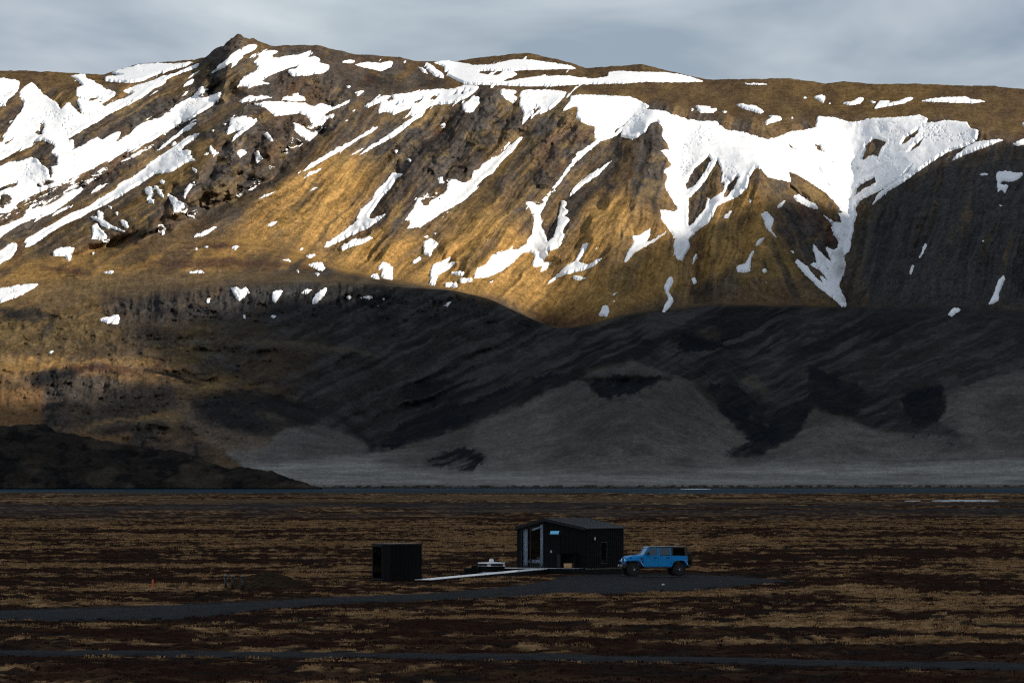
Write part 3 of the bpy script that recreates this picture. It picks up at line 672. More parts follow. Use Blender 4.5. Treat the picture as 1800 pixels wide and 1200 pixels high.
# Loft curves, nearest first: each a list of (u, v, D)
CUR = [
    [(-140, 855.5, 2215), (1940, 855.5, 2215)],
    [(-140, 839, 2400), (600, 839, 2400), (1000, 837, 2420), (1940, 836, 2420)],
    [(-140, 800, 2560), (400, 812, 2540), (600, 802, 2560), (660, 795, 2580), (800, 805, 2560), (1000, 812, 2520), (1200, 812, 2520), (1330, 800, 2560), (1400, 806, 2560), (1600, 800, 2580), (1940, 795, 2580)],
    [(-140, 632, 2740), (0, 632, 2740), (150, 636, 2740), (350, 668, 2730), (500, 700, 2720), (600, 735, 2720), (660, 765, 2740), (720, 752, 2740), (850, 722, 2720), (960, 682, 2700), (1060, 648, 2690), (1110, 636, 2690), (1220, 674, 2690), (1330, 735, 2720), (1420, 716, 2700), (1600, 690, 2740), (1800, 660, 2760), (1940, 650, 2760)],
    [(-140, 640, 2800), (0, 640, 2800), (150, 645, 2800), (350, 675, 2790), (500, 703, 2775), (600, 722, 2780), (660, 740, 2800), (720, 728, 2800), (850, 698, 2780), (960, 668, 2760), (1060, 640, 2750), (1110, 632, 2750), (1220, 655, 2760), (1330, 690, 2790), (1420, 680, 2780), (1600, 660, 2800), (1800, 640, 2820), (1940, 632, 2820)],
    [(-140, 545, 2960), (0, 543, 2960), (200, 524, 2960), (400, 503, 2960), (600, 495, 2955), (700, 504, 2945), (800, 511, 2940), (860, 525, 2930), (920, 554, 2920), (975, 579, 2910), (1030, 573, 2930), (1100, 560, 2960), (1250, 547, 2990), (1500, 547, 3000), (1650, 552, 2990), (1800, 560, 2970), (1940, 566, 2960)],
    [(-140, 515, 3040), (0, 505, 3040), (200, 488, 3040), (400, 480, 3050), (550, 484, 3060), (700, 508, 3060), (800, 522, 3060), (860, 540, 3060), (920, 570, 3060), (975, 592, 3050), (1030, 577, 3040), (1100, 561.5, 3030), (1250, 548, 3040), (1500, 548, 3060), (1650, 552.5, 3040), (1800, 560, 3020), (1940, 566, 3010)],
    [(-140, 468, 3160), (0, 462, 3170), (150, 448, 3190), (300, 415, 3220), (400, 405, 3220), (500, 430, 3190), (600, 470, 3160), (700, 490, 3150), (800, 508, 3140), (860, 520, 3130), (920, 545, 3120), (975, 576, 3110), (1030, 568, 3100), (1100, 548, 3110), (1250, 530, 3130), (1500, 535, 3140), (1650, 535, 3090), (1800, 540, 3060), (1940, 545, 3050)],
    [(-140, 310, 3330), (0, 300, 3340), (200, 280, 3350), (400, 260, 3360), (600, 310, 3320), (800, 330, 3310), (1000, 345, 3300), (1200, 350, 3300), (1500, 370, 3330), (1650, 390, 3220), (1800, 400, 3150), (1940, 405, 3120)],
    [(-140, 150, 3530), (0, 150, 3530), (130, 158, 3530), (200, 150, 3540), (360, 118, 3540), (395, 95, 3535), (418, 76, 3535), (480, 100, 3540), (560, 112, 3530), (640, 172, 3500), (740, 156, 3520), (840, 153, 3520), (1000, 162, 3510), (1100, 170, 3500), (1200, 190, 3480), (1300, 208, 3470), (1400, 210, 3470), (1500, 207, 3480), (1650, 205, 3460), (1720, 225, 3400), (1800, 255, 3340), (1940, 262, 3320)],
    [(-140, 124, 3600), (0, 125, 3600), (40, 124, 3600), (120, 128, 3610), (180, 132, 3640), (240, 113, 3660), (355, 104, 3640), (370, 92, 3560), (390, 80, 3550), (418, 62, 3550), (440, 68, 3555), (480, 80, 3580), (560, 80, 3620), (620, 95, 3680), (700, 100, 3760), (730, 107, 3860), (800, 108, 4050), (870, 98, 4080), (930, 93, 4080), (990, 107, 4060), (1030, 120, 4020), (1100, 115, 4000), (1130, 113, 4000), (1190, 128, 3980), (1245, 140, 3960), (1390, 138, 3960), (1450, 147, 3950), (1480, 143, 3950), (1540, 148, 3940), (1600, 147, 3940), (1680, 150, 3930), (1745, 151, 3920), (1800, 157, 3920), (1940, 160, 3900)],
]
CUR.append([(u, v + 26, D + 160) for u, v, D in CUR[-1]])
CUR.append([(u, 420, D + 900) for u, v, D in CUR[-2]])
SEG_ROWS = [14, 26, 72, 18, 84, 18, 42, 92, 100, 56, 8, 6]
BROW_ROW = sum(SEG_ROWS[:6])          # foothills end and the mountain begins in the dip behind the brow
NCOL = 1190
ucol = np.linspace(U0, U1, NCOL)
def smooth1(a, r):
    k = np.hanning(2 * r + 3)[1:-1]; k /= k.sum()
    return np.convolve(np.pad(a, r, mode='edge'), k, mode='valid')
cv, cd = [], []
for ci, c in enumerate(CUR):
    us = [p[0] for p in c]
    v = np.interp(ucol, us, [p[1] for p in c]); d = np.interp(ucol, us, [p[2] for p in c])
    r = 3 if ci in (10, 11) else 14
    cv.append(smooth1(v, r)); cd.append(smooth1(d, 22 if ci != 10 else 10))
Vr, Dr = [], []
for s, nrow in enumerate(SEG_ROWS):
    for k in range(nrow):
        t = k / nrow
        Vr.append(cv[s] * (1 - t) + cv[s + 1] * t); Dr.append(cd[s] * (1 - t) + cd[s + 1] * t)
Vr.append(cv[-1]); Dr.append(cd[-1])
TV = np.array(Vr); TD = np.array(Dr); TU = np.broadcast_to(ucol, TV.shape).copy()
def blur_rows(a, r):
    k = np.hanning(2 * r + 3)[1:-1]; k /= k.sum()
    p = np.pad(a, ((r, r), (0, 0)), mode='edge')
    return sum(k[i] * p[i:i + a.shape[0]] for i in range(2 * r + 1))
TD = blur_rows(TD, 9)
row = np.arange(TV.shape[0])[:, None] + 0 * TV
sky_row = sum(SEG_ROWS[:10])
rim_row = sum(SEG_ROWS[:9])
base_row = sum(SEG_ROWS[:7])
front_row = sum(SEG_ROWS[:5])
TV_true = TV.copy()
# skyline crags
edge = np.exp(-((row - sky_row) / 5.0) ** 2)
TV = TV + edge * ((fbm(TU / 14, row * 0 + 3.1, 5, 4, 0.6) - 0.5) * (3.0 + 9 * np.exp(-((TU - 415) / 60) ** 2)))

# Spurs and gullies: polyline, half width in px, depth in metres (+ = hollow, - = spur)
LINES = [
    ([(1470, 215), (1500, 300), (1502, 400), (1485, 470), (1490, 545)], 90, 27), ([(1502, 300), (1500, 400), (1488, 540)], 25, 10),
    ([(1300, 290), (1390, 390), (1460, 520)], 45, -16), ([(1340, 300), (1290, 400), (1290, 510)], 45, -18),
    ([(850, 165), (800, 250), (690, 400)], 42, -16), ([(915, 240), (830, 320), (712, 402)], 24, 13),
    ([(1130, 190), (1030, 300), (945, 400), (930, 440), (960, 470)], 26, 14), ([(1000, 200), (960, 300), (880, 400), (830, 470)], 34, -14),
    ([(705, 310), (640, 390), (575, 435)], 20, 10), ([(760, 340), (680, 440)], 28, -8),
    ([(390, 170), (250, 280), (0, 420), (-140, 470)], 55, 22), ([(340, 240), (180, 360), (30, 445), (-140, 500)], 20, 9), ([(330, 170), (200, 240), (60, 320)], 26, -9),
    ([(430, 190), (350, 310), (260, 420)], 55, -26), ([(560, 230), (430, 345), (330, 392), (130, 458)], 15, 20), ([(600, 250), (470, 350), (360, 400)], 26, -10),
    ([(1190, 250), (1200, 350), (1205, 460)], 30, 14), ([(1150, 220), (1110, 380), (1080, 530)], 48, -18), ([(1050, 370), (1000, 430), (960, 490)], 22, 8),
    ([(1235, 420), (1232, 540)], 16, 12), ([(1390, 340), (1480, 440), (1500, 545)], 14, 10),
    ([(1800, 300), (1720, 400), (1700, 520)], 150, -28), ([(1690, 330), (1610, 460)], 30, 8), ([(1780, 350), (1720, 500)], 30, 9),
    ([(430, 235), (400, 300), (370, 340)], 13, -10), ([(480, 240), (470, 300), (430, 335)], 13, -10), ([(350, 300), (330, 350), (300, 400)], 11, -9), ([(395, 250), (370, 310)], 8, 9), ([(450, 260), (440, 312)], 8, 9), ([(310, 330), (280, 390)], 8, 8), ([(520, 220), (500, 262)], 10, -8), ([(365, 108), (358, 160)], 10, -11), ([(405, 120), (395, 172)], 9, -10), ([(385, 125), (375, 172)], 6, 8), ([(270, 390), (240, 425)], 9, -7),
    ([(870, 170), (850, 230), (810, 290)], 15, -10), ([(900, 185), (880, 240), (850, 270)], 9, 9), ([(820, 200), (770, 270), (720, 310)], 17, -10), ([(790, 215), (740, 275)], 8, 7), ([(1020, 215), (1010, 260), (960, 320)], 13, -10), ([(985, 215), (965, 270)], 8, 7), ([(1150, 225), (1140, 290), (1120, 360)], 15, -10), ([(1335, 300), (1330, 345)], 11, -7), ([(700, 330), (640, 400)], 14, -7), ([(1080, 330), (1040, 410)], 16, -8), ([(1265, 340), (1250, 440)], 16, -8), ([(880, 330), (830, 400), (790, 440)], 16, -7), ([(1640, 330), (1570, 440), (1540, 520)], 24, -8), ([(1750, 330), (1680, 450)], 22, 8),
    ([(418, 70), (380, 150), (350, 200)], 28, -14), ([(400, 160), (440, 190)], 18, 8), ([(150, 140), (130, 190)], 40, -14), ([(90, 250), (95, 310)], 28, -10),
    ([(975, 592), (820, 680), (700, 760), (655, 790)], 55, 22), ([(500, 715), (600, 750), (655, 785)], 28, 10),
    ([(1110, 650), (1100, 780)], 120, -26), ([(1240, 690), (1340, 795)], 30, 16), ([(1430, 722), (1360, 800)], 24, 12), ([(1425, 722), (1440, 790)], 60, -12),
    ([(1035, 670), (1110, 675), (1170, 668)], 12, 9), ([(1200, 600), (1270, 605)], 14, 10), ([(1300, 690), (1340, 720)], 16, 10), ([(1600, 690), (1655, 740)], 34, 14), ([(1670, 660), (1690, 740)], 40, -12),
    ([(300, 590), (500, 605), (650, 620)], 18, -7), ([(800, 805), (830, 805)], 36, -7), ([(250, 655), (330, 662), (380, 672)], 7, 5),
    ([(100, 665), (70, 740)], 16, 8), ([(180, 690), (140, 760)], 14, 8), ([(20, 690), (0, 760)], 30, -8), ([(250, 680), (240, 750)], 30, -9), ([(240, 745), (330, 742)], 14, -6),
]
def dist_line(pl, u, v):
    d = np.full(u.shape, 1e9)
    for (xa, ya), (xb, yb) in zip(pl[:-1], pl[1:]):
        dx, dy = xb - xa, yb - ya
        t = np.clip(((u - xa) * dx + (v - ya) * dy) / (dx * dx + dy * dy), 0, 1)
        d = np.minimum(d, np.hypot(u - xa - t * dx, v - ya - t * dy))
    return d
# wander the coordinates a little so that the traced lines are not ruler-straight
WU = TU + (fbm(TU / 44, TV / 44, 21, 4) - 0.5) * 22
WV = TV_true + (fbm(TU / 44, TV / 44, 31, 4) - 0.5) * 16
relief = np.zeros_like(TD)
calm = 1 - 0.95 * np.clip(sample(snow_wide, TU, TV_true) * 1.25, 0, 1)      # snow fills the small roughness
for pl, w, amp in LINES:
    lo = min(p[1] for p in pl) - 2.2 * w; hi = max(p[1] for p in pl) + 2.2 * w
    left = min(p[0] for p in pl) - 2.6 * w; right = max(p[0] for p in pl) + 2.6 * w
    c0 = int(np.searchsorted(ucol, left)); c1 = int(np.searchsorted(ucol, right))
    sl_ = (slice(0, sky_row + 1), slice(max(c0, 0), max(c1, c0 + 1)))
    d = dist_line(pl, WU[sl_], WV[sl_])
    relief[sl_] += amp * 1.3 * np.exp(-(d / (0.9 * w)) ** 2)
# which part of the sheet is steep face, plateau or foothill
face = sstep(base_row - 14, base_row + 26, row) * (1 - sstep(rim_row - 8, rim_row + 10, row))
foot = 1 - sstep(base_row - 20, base_row + 10, row)
plateau = sstep(rim_row - 8, rim_row + 10, row) * (1 - sstep(sky_row - 2, sky_row + 3, row))
low = 1 - sstep(30, 70, row)
crag = sample(ROCK, TU, TV_true)
def streak(ang, across, along, seed, octv=4, gain=0.55):
    ca, sa = math.cos(ang), math.sin(ang)      # along = direction of fall in the picture
    t = WU * ca + WV * sa; s = -WU * sa + WV * ca
    return ridged(s / across, t / along, seed, octv, gain)
fall_l = streak(math.atan2(0.62, -1), 26, 330, 40, 4, 0.5)
fall_c = streak(math.atan2(1.0, -0.9), 30, 330, 50, 4, 0.5)
fall_v = streak(math.atan2(1.0, -0.25), 30, 300, 60, 4, 0.5)
fall_r = streak(math.atan2(1.0, 0.55), 26, 260, 70, 4, 0.5)
wl = 1 - sstep(430, 620, TU); wr = np.exp(-((TU - 1390) / 70.0) ** 2) * 0.9
wv = sstep(980, 1180, TU) * (1 - wr); wc = np.clip(1 - wl - wv - wr, 0, 1)
tot = wl + wr + wv + wc
fall = (fall_l * wl + fall_c * wc + fall_v * wv + fall_r * wr) / tot
iso = ridged(WU / 30, WV / 26, 80, 5, 0.55)
iso2 = fbm(TU / 60, TV_true / 50, 90, 5)
oc_r = ridged(WU / 46, WV / 20, 331, 5, 0.6)
hs_r = fbm_s((WU * 0.42 + WV * 0.91) / 16, (WU * 0.91 - WV * 0.42) / 150, 325, 4, 0.55)
cliff = streak(math.pi / 2, 11, 60, 95, 3)
relief += calm * (-(fall - 0.6) * face * (23.0 + 3 * crag) - (iso - 0.6) * face * (2.0 + 13.0 * crag))
iso3 = ridged(WU / 9.5, WV / 8.0, 85, 3, 0.6)
relief += calm * -(iso3 - 0.6) * (face * (0.8 + 3.4 * crag) + plateau * (0.8 + 2 * crag) + foot * (1 - low) * (0.8 + 3.5 * crag))
relief += -(iso2 - 0.5) * (8 * face + 12 * foot * (1 - low) + 10 * plateau)
relief += -(iso - 0.6) * calm * (foot * (1 - low) * (2.0 + 5 * (1 - sstep(350, 560, TU)) + 9.0 * crag) + plateau * (4 + 7 * crag))
brow_band = np.exp(-((row - (front_row - 10)) / 16.0) ** 2) * sstep(120, 260, TU) * (1 - sstep(900, 975, TU))
relief += -(cliff - 0.6) * brow_band * 7
relief += -(oc_r - 0.62) * foot * (1 - low) * (1 - sstep(380, 640, TU)) * 14 * (1 - sstep(front_row - 12, front_row + 4, row))
relief += -(hs_r - 0.5) * foot * (1 - low) * sstep(380, 640, TU) * 9
relief += 5.0 * sample(snow_wide, TU, TV_true) * (face + 0.3 * plateau)
relief *= 1 - 0.9 * sstep(sky_row + 1, sky_row + 8, row)
relief *= sstep(0, 16, row)
TDf = TD + relief
TX, TY, TZ = P(TU, TV, TDf)

# Ground cover colours, with shade mixed in on the flank and foothills
def mixc(a, b, t):
    return a * (1 - t[..., None]) + np.array(b) * t[..., None]
n_big = fbm(TU / 130, TV_true / 90, 101, 4); n_mid = fbm(TU / 34, TV_true / 24, 111, 4); n_fine = fbm(TU / 8, TV_true / 6, 121, 3)
def run_noise(across, along, seed, octv=4, gain=0.55):
    """Noise drawn out down the fall line, which swings across the face."""
    r = 0
    for w_, (du, dv_) in ((wl, (-1, 0.62)), (wc, (-0.9, 1.0)), (wv, (-0.25, 1.0)), (wr, (0.55, 1.0))):
        L2 = math.hypot(du, dv_); ca, sa = du / L2, dv_ / L2
        r = r + w_ * fbm_s((-WU * sa + WV * ca) / across, (WU * ca + WV * sa) / along, seed, octv, gain)
    return r / tot
n_str = run_noise(22, 210, 131)
n_thin = run_noise(5.0, 110, 136, 3, 0.6)
C = np.zeros(TU.shape + (3,)) + np.array((0.108, 0.073, 0.041))
C = mixc(C, (0.078, 0.054, 0.034), sstep(0.46, 0.62, n_mid) * (1 - 0.5 * face))
C = mixc(C, (0.165, 0.105, 0.040), sstep(0.50, 0.66, n_big) * 0.8)
C = mixc(C, (0.060, 0.052, 0.046), (1 - sstep(0.46, 0.60, fall + 0.25 * (n_str - 0.5))) * face * 0.9)
C = mixc(C, (0.075, 0.050, 0.027), plateau * 0.6)
low_left = foot * (1 - sstep(330, 560, TU)) * sstep(626, 640, TV_true - 30 * sstep(60, 420, TU))
C = mixc(C, (0.082, 0.052, 0.036), low_left * 0.8)
gold = sample(GOLD, WU, WV)
C = mixc(C, (0.270, 0.160, 0.055), gold * (0.35 + 0.65 * sstep(0.36, 0.6, n_big * 0.5 + n_str * 0.5)))
rock = sample(ROCK, WU, WV)
rk = rock * sstep(0.34, 0.50, n_thin * 0.3 + n_str * 0.7)
C = mixc(C, (0.062, 0.057, 0.054), rk * 0.95)
C = mixc(C, (0.032, 0.028, 0.027), rock * sstep(0.54, 0.66, n_mid) * 0.8)
C = mixc(C, (0.095, 0.060, 0.038), rock * sstep(0.56, 0.7, n_big) * 0.7)
C = mixc(C, (0.080, 0.036, 0.027), np.clip(sample(RED, WU, WV) * 1.2, 0, 1) * 0.65)
# heath on the lower foothills, paler dry grass on the fans
heath = foot * sstep(330, 620, TU + (n_big - 0.5) * 300) * (1 - sstep(base_row - 30, base_row, row)) + foot * (1 - sstep(330, 620, TU)) * 0.35
C = mixc(C, (0.029, 0.0295, 0.0305), np.clip(heath, 0, 1) * 0.96)
hs = fbm_s((WU * 0.42 + WV * 0.91) / 9, (WU * 0.91 - WV * 0.42) / 120, 321, 4, 0.6)
C = mixc(C, (0.058, 0.056, 0.055), np.clip(heath, 0, 1) * sstep(0.48, 0.60, hs * 0.7 + n_mid * 0.3) * 0.8)
C = mixc(C, (0.015, 0.0155, 0.0165), np.clip(heath, 0, 1) * sstep(0.50, 0.62, 1 - hs * 0.5 - n_big * 0.5) * 0.7)
oc = ridged(WU / 46, WV / 20, 331, 5, 0.6)
C = mixc(C, (0.030, 0.026, 0.024), (low_left + 0.5 * foot * (1 - sstep(330, 560, TU))) * sstep(0.70, 0.78, oc) * 0.85)
C = mixc(C, (0.150, 0.098, 0.052), low_left * sstep(0.54, 0.64, n_big) * 0.6)
TUp = TU + (n_mid - 0.5) * 14; TVp = TV_true + (n_mid - 0.5) * 10
pale = sstep(0.05, 0.95, sample(PALE, TUp, TVp) + (n_fine - 0.5) * 0.3)
C = mixc(C, (0.118, 0.110, 0.100), pale * foot * (0.62 + 0.38 * sstep(0.35, 0.6, n_big)))
C = mixc(C, (0.155, 0.146, 0.132), pale * foot * sstep(770, 835, TV_true + (n_mid - .5) * 60) * 0.7)
C = mixc(C, (0.074, 0.070, 0.064), pale * foot * sstep(0.50, 0.66, fbm(TU / 70, TV_true / 22, 141, 5)) * 0.55)
scree = run_noise(14, 170, 231, 5, 0.62)
spot = fbm(WU / 26, WV / 20, 241, 5, 0.62)
C = mixc(C, (0.050, 0.046, 0.044), sstep(0.52, 0.56, scree) * face * (1 - 0.75 * gold) * 0.7)
C = mixc(C, (0.052, 0.036, 0.026), sstep(0.54, 0.60, spot) * (0.5 * face + plateau) * (1 - 0.6 * gold) * 0.45)
C = mixc(C, (0.150, 0.105, 0.045), sstep(0.53, 0.64, 1 - spot) * (face + plateau * 0.5) * 0.45)
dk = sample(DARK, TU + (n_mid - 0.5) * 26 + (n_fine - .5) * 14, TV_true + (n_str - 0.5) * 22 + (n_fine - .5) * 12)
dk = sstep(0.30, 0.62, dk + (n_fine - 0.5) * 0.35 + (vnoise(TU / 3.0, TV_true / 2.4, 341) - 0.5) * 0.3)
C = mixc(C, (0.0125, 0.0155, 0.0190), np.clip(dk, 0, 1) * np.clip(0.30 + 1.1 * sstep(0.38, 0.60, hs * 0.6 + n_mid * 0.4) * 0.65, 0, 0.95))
flank_shade = sample(FLANK_SHADE, WU, WV)      # dark scree grey painted in for the shade on this flank
C = mixc(C, (0.036, 0.036, 0.037), flank_shade * sstep(0.26, 0.42, n_str * 0.7 + n_thin * 0.3) * 0.95)
C = mixc(C, (0.27, 0.16, 0.055), np.clip(gold * 0.75 * sstep(0.40, 0.58, n_str * 0.6 + n_mid * 0.4), 0, 1))
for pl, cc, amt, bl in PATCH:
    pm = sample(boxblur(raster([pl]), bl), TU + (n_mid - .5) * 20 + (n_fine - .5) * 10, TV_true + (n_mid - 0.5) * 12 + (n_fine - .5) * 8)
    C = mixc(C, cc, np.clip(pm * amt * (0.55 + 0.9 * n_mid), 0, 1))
flat = sample(FLAT, TU + (n_mid - .5) * 30, TV_true + (n_mid - 0.5) * 8)
C = mixc(C, (0.250, 0.240, 0.222), flat * (0.55 + 0.45 * sstep(0.35, 0.6, fbm(TU / 90, TV_true / 6, 251, 4))))
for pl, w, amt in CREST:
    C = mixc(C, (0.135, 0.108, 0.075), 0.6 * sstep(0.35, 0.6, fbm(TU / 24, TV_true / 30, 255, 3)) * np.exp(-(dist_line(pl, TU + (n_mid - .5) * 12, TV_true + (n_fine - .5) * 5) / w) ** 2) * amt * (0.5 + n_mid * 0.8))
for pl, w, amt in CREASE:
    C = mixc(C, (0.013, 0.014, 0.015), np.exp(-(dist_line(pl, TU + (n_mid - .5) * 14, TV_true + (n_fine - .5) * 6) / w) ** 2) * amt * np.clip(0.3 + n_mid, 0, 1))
n_grain = vnoise(TU / 2.4, TV_true / 2.0, 127)
gr_amt = 1 - 0.6 * foot
gr_amt = np.maximum(gr_amt, 1 - sstep(350, 560, TU))
C *= (1 + gr_amt * (0.45 * (n_fine - 0.5) + 0.55 * (n_grain - 0.5)) + face * 1.1 * (n_thin - 0.5))[..., None]
C *= (1.0 + 0.12 * face - 0.2 * foot * sstep(300, 650, TU))[..., None]  # sunlit face coloured lighter, shaded foothills coloured darker
C[0:3] *= (0.25 + 0.6 * (n_fine[0:3] > 0.5))[..., None]

m_foot = attr_mat('foothill_ground', 'cover', (0.05, 0.35, 1.1), 1.0, lo=0.72, hi=1.28)
m_mtn = attr_mat('mountain_ground', 'cover', (0.09, 0.35, 1.1), 1.3, lo=0.74, hi=1.26)
b = BROW_ROW + 1
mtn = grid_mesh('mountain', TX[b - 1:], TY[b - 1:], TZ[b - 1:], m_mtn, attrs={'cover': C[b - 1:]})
tag(mtn, kind='structure')
fth = grid_mesh('foothills', TX[:b], TY[:b], TZ[:b], m_foot, attrs={'cover': C[:b]})
tag(fth, kind='structure')

# Snow lying in the hollows: a finer sheet that thickens inward and dives under the turf at its edge
def up2(a):
    r = np.empty((a.shape[0] * 2 - 1, a.shape[1])); r[::2] = a; r[1::2] = (a[:-1] + a[1:]) / 2
    c = np.empty((r.shape[0], a.shape[1] * 2 - 1)); c[:, ::2] = r; c[:, 1::2] = (r[:, :-1] + r[:, 1:]) / 2
    return c
dXu, dYu, dZu = np.gradient(TX, axis=1), np.gradient(TY, axis=1), np.gradient(TZ, axis=1)
dXr, dYr, dZr = np.gradient(TX, axis=0), np.gradient(TY, axis=0), np.gradient(TZ, axis=0)
nx = dYu * dZr - dZu * dYr; ny = dZu * dXr - dXu * dZr; nz = dXu * dYr - dYu * dXr
nl = np.sqrt(nx * nx + ny * ny + nz * nz) + 1e-9
sg = np.where(nz < 0, -1.0, 1.0) / nl
top_r = sky_row + 3
FU, FV, FXx, FYy, FZz, Fnx, Fny, Fnz, Fang = [up2(a[:top_r]) for a in (TU, TV_true, TX, TY, TZ, nx * sg, ny * sg, nz * sg, fall)]
ju = (fbm(FU / 5, FV / 4, 151, 3, 0.7) - 0.5) * 3.4; jv = (fbm(FU / 5, FV / 4, 171, 3, 0.7) - 0.5) * 2.8
wl2 = 1 - sstep(430, 620, FU); wv2 = sstep(980, 1180, FU)
def fstreak(ang, seed):
    ca, sa = math.cos(ang), math.sin(ang)
    t = FU * ca + FV * sa; q_ = -FU * sa + FV * ca
    return fbm_s(q_ / 3.0, t / 34, seed, 3, 0.6) - 0.5
fr = fstreak(math.atan2(0.62, -1), 700) * wl2 + fstreak(math.atan2(1, -0.9), 710) * np.clip(1 - wl2 - wv2, 0, 1) + fstreak(math.atan2(1, -0.35), 720) * wv2 * 0.6
sf = 0.45 * sample(snow_m, FU + ju, FV + jv) + 0.35 * sample(snow_f, FU + ju, FV + jv) + 0.20 * sample(snow_b, FU, FV)
sf = sf + fr * (1.0 - 0.75 * sstep(2 * rim_row - 30, 2 * rim_row + 10, np.arange(FU.shape[0])[:, None] + 0 * FU)) * (1 + 0.5 * wl2) * sample(snow_e, FU, FV)
specks = sstep(0.10, 0.35, sample(boxblur(snow_m, 11), FU, FV)) * (1 - sample(snow_b, FU, FV))
sf = sf + np.clip(fr - 0.13, 0, 1) * 5.0 * specks * (FV < 480) * sstep(0.45, 0.6, fbm(FU / 30, FV / 24, 261, 3))
sf = sf - 1.6 * np.clip(vnoise(FU / 2.6, FV / 2.0, 271) * 0.6 + fbm(FU / 40, FV / 30, 281, 3) * 0.7 - 0.86, 0, 1) * sstep(0.75, 1.0, sample(snow_wide, FU, FV))      # stones poking through
thick = np.clip((sf - 0.42) * 2.6, -1.4, 1.3)
SX, SY, SZ = FXx + Fnx * thick, FYy + Fny * thick, FZz + Fnz * thick
inside = sf > 0.22
inside &= np.arange(FU.shape[0])[:, None] > 60
keep = inside[:-1, :-1] | inside[:-1, 1:] | inside[1:, 1:] | inside[1:, :-1]
m_snow, nt, bs = new_mat('snow')
bs.inputs['Base Color'].default_value = (0.82, 0.83, 0.85, 1)
bs.inputs['Roughness'].default_value = 0.65
bs.inputs['Specular IOR Level'].default_value = 0.2
tcn = nt.nodes.new('ShaderNodeTexCoord'); nn = nt.nodes.new('ShaderNodeTexNoise'); nn.inputs['Scale'].default_value = 0.12; nn.inputs['Detail'].default_value = 6
rr = nt.nodes.new('ShaderNodeValToRGB')
rr.color_ramp.elements[0].position = 0.28; rr.color_ramp.elements[0].color = (0.60, 0.595, 0.585, 1)
rr.color_ramp.elements[1].position = 0.45; rr.color_ramp.elements[1].color = (0.73, 0.745, 0.765, 1)
bpn = nt.nodes.new('ShaderNodeBump'); bpn.inputs['Strength'].default_value = 0.12; bpn.inputs['Distance'].default_value = 0.8
nt.links.new(tcn.outputs['Object'], nn.inputs['Vector']); nt.links.new(nn.outputs['Fac'], rr.inputs['Fac']); nt.links.new(rr.outputs['Color'], bs.inputs['Base Color'])
nt.links.new(nn.outputs['Fac'], bpn.inputs['Height']); nt.links.new(bpn.outputs['Normal'], bs.inputs['Normal'])
snow = grid_mesh('snow', SX, SY, SZ, m_snow, keep=keep)
tag(snow, 'white spring snow lying in the gullies and along the rim of the mountain', 'snow', kind='stuff')

# ------------------------------------------------------------------ dark rocky bluff beyond the river, left
bl_u = np.linspace(-140, 566, 420)
top = np.interp(bl_u, [-140, 0, 80, 100, 150, 220, 330, 380, 405, 420, 480, 530, 552, 566], [742, 748, 745, 758, 766, 781, 796, 816, 825, 819, 829, 847, 855, 857])
rows_b = 70
BU = np.broadcast_to(bl_u, (rows_b, len(bl_u))).copy()
tt = np.linspace(0, 1, rows_b)[:, None] + 0 * BU
front = np.clip(tt / 0.62, 0, 1); back = np.clip((tt - 0.62) / 0.38, 0, 1)
topv = top[None, :] + (fbm(BU / 16, BU * 0 + 1.7, 205, 4, 0.6) - 0.5) * 7
BV = 857.5 + (topv - 857.5) * front
hgt = (857.5 - top[None, :])
BD = 2172 + front ** 1.3 * (10 + hgt * 0.55)
BD = BD - (ridged(BU / 60, BV / 50, 210, 5, 0.5) - 0.6) * 9 * np.minimum(front * 3, 1) * (1 - back) * np.clip(hgt / 30, 0.1, 1)
bX, bY, bZ = P(BU, BV, BD)
bY = bY + back * (40 + hgt * 0.9)
bX = bX * (bY / np.maximum(BD, 1))
bZ = bZ * (1 - back ** 1.5) - 1.5 * back
nb = fbm(BU / 22, BV / 14, 220, 4); nb2 = fbm(BU / 60, BV / 30, 225, 3)
BC = np.zeros(BU.shape + (3,)) + np.array((0.024, 0.020, 0.017))
BC = mixc(BC, (0.012, 0.012, 0.012), sstep(0.5, 0.62, nb))
BC = mixc(BC, (0.050, 0.042, 0.032), sstep(0.52, 0.68, nb2) * 0.7)
bluff = grid_mesh('rocky_bluff', bX, bY, bZ, attr_mat('bluff_ground', 'cover', (0.12, 0.5, 1.6), 1.4), attrs={'cover': BC})
tag(bluff, kind='structure')

# ================================================================== CLOUD that shades the valley
CLOUD_Z = 900.0
def terrain_at(u, v):
    c = int(np.clip(np.searchsorted(ucol, u), 0, NCOL - 1))
    colv = TV_true[:sky_row + 1, c]
    r = int(np.argmin(np.abs(colv - v)))
    return Vector((TX[r, c], TY[r, c], TZ[r, c]))
shade_px = [(-140, 800), (60, 798), (260, 775), (400, 705), (440, 655), (320, 628), (400, 606), (600, 578), (780, 548), (880, 552), (975, 582), (1060, 570), (1160, 535), (1205, 492), (1290, 480), (1350, 442), (1430, 432), (1475, 412), (1503, 386), (1560, 345), (1640, 302), (1740, 280), (1930, 268)]
foot_pts = [terrain_at(u, v) for u, v in shade_px]
foot_pts += [Vector((900, 3300, 60)), Vector((1100, 1500, 0)), Vector((900, -900, 0)), Vector((-900, -900, 0)), Vector((-900, 2150, 0)), Vector((-420, 2330, 0))]
cpoly = [p + sun_vec * ((CLOUD_Z - p.z) / sun_vec.z) for p in foot_pts]
px_ = np.array([p.x for p in cpoly]); py_ = np.array([p.y for p in cpoly])
STEP = 14.0
gx = np.arange(px_.min() - 60, px_.max() + 60, STEP); gy = np.arange(py_.min() - 60, py_.max() + 60, STEP)
CX, CY = np.meshgrid(gx, gy)
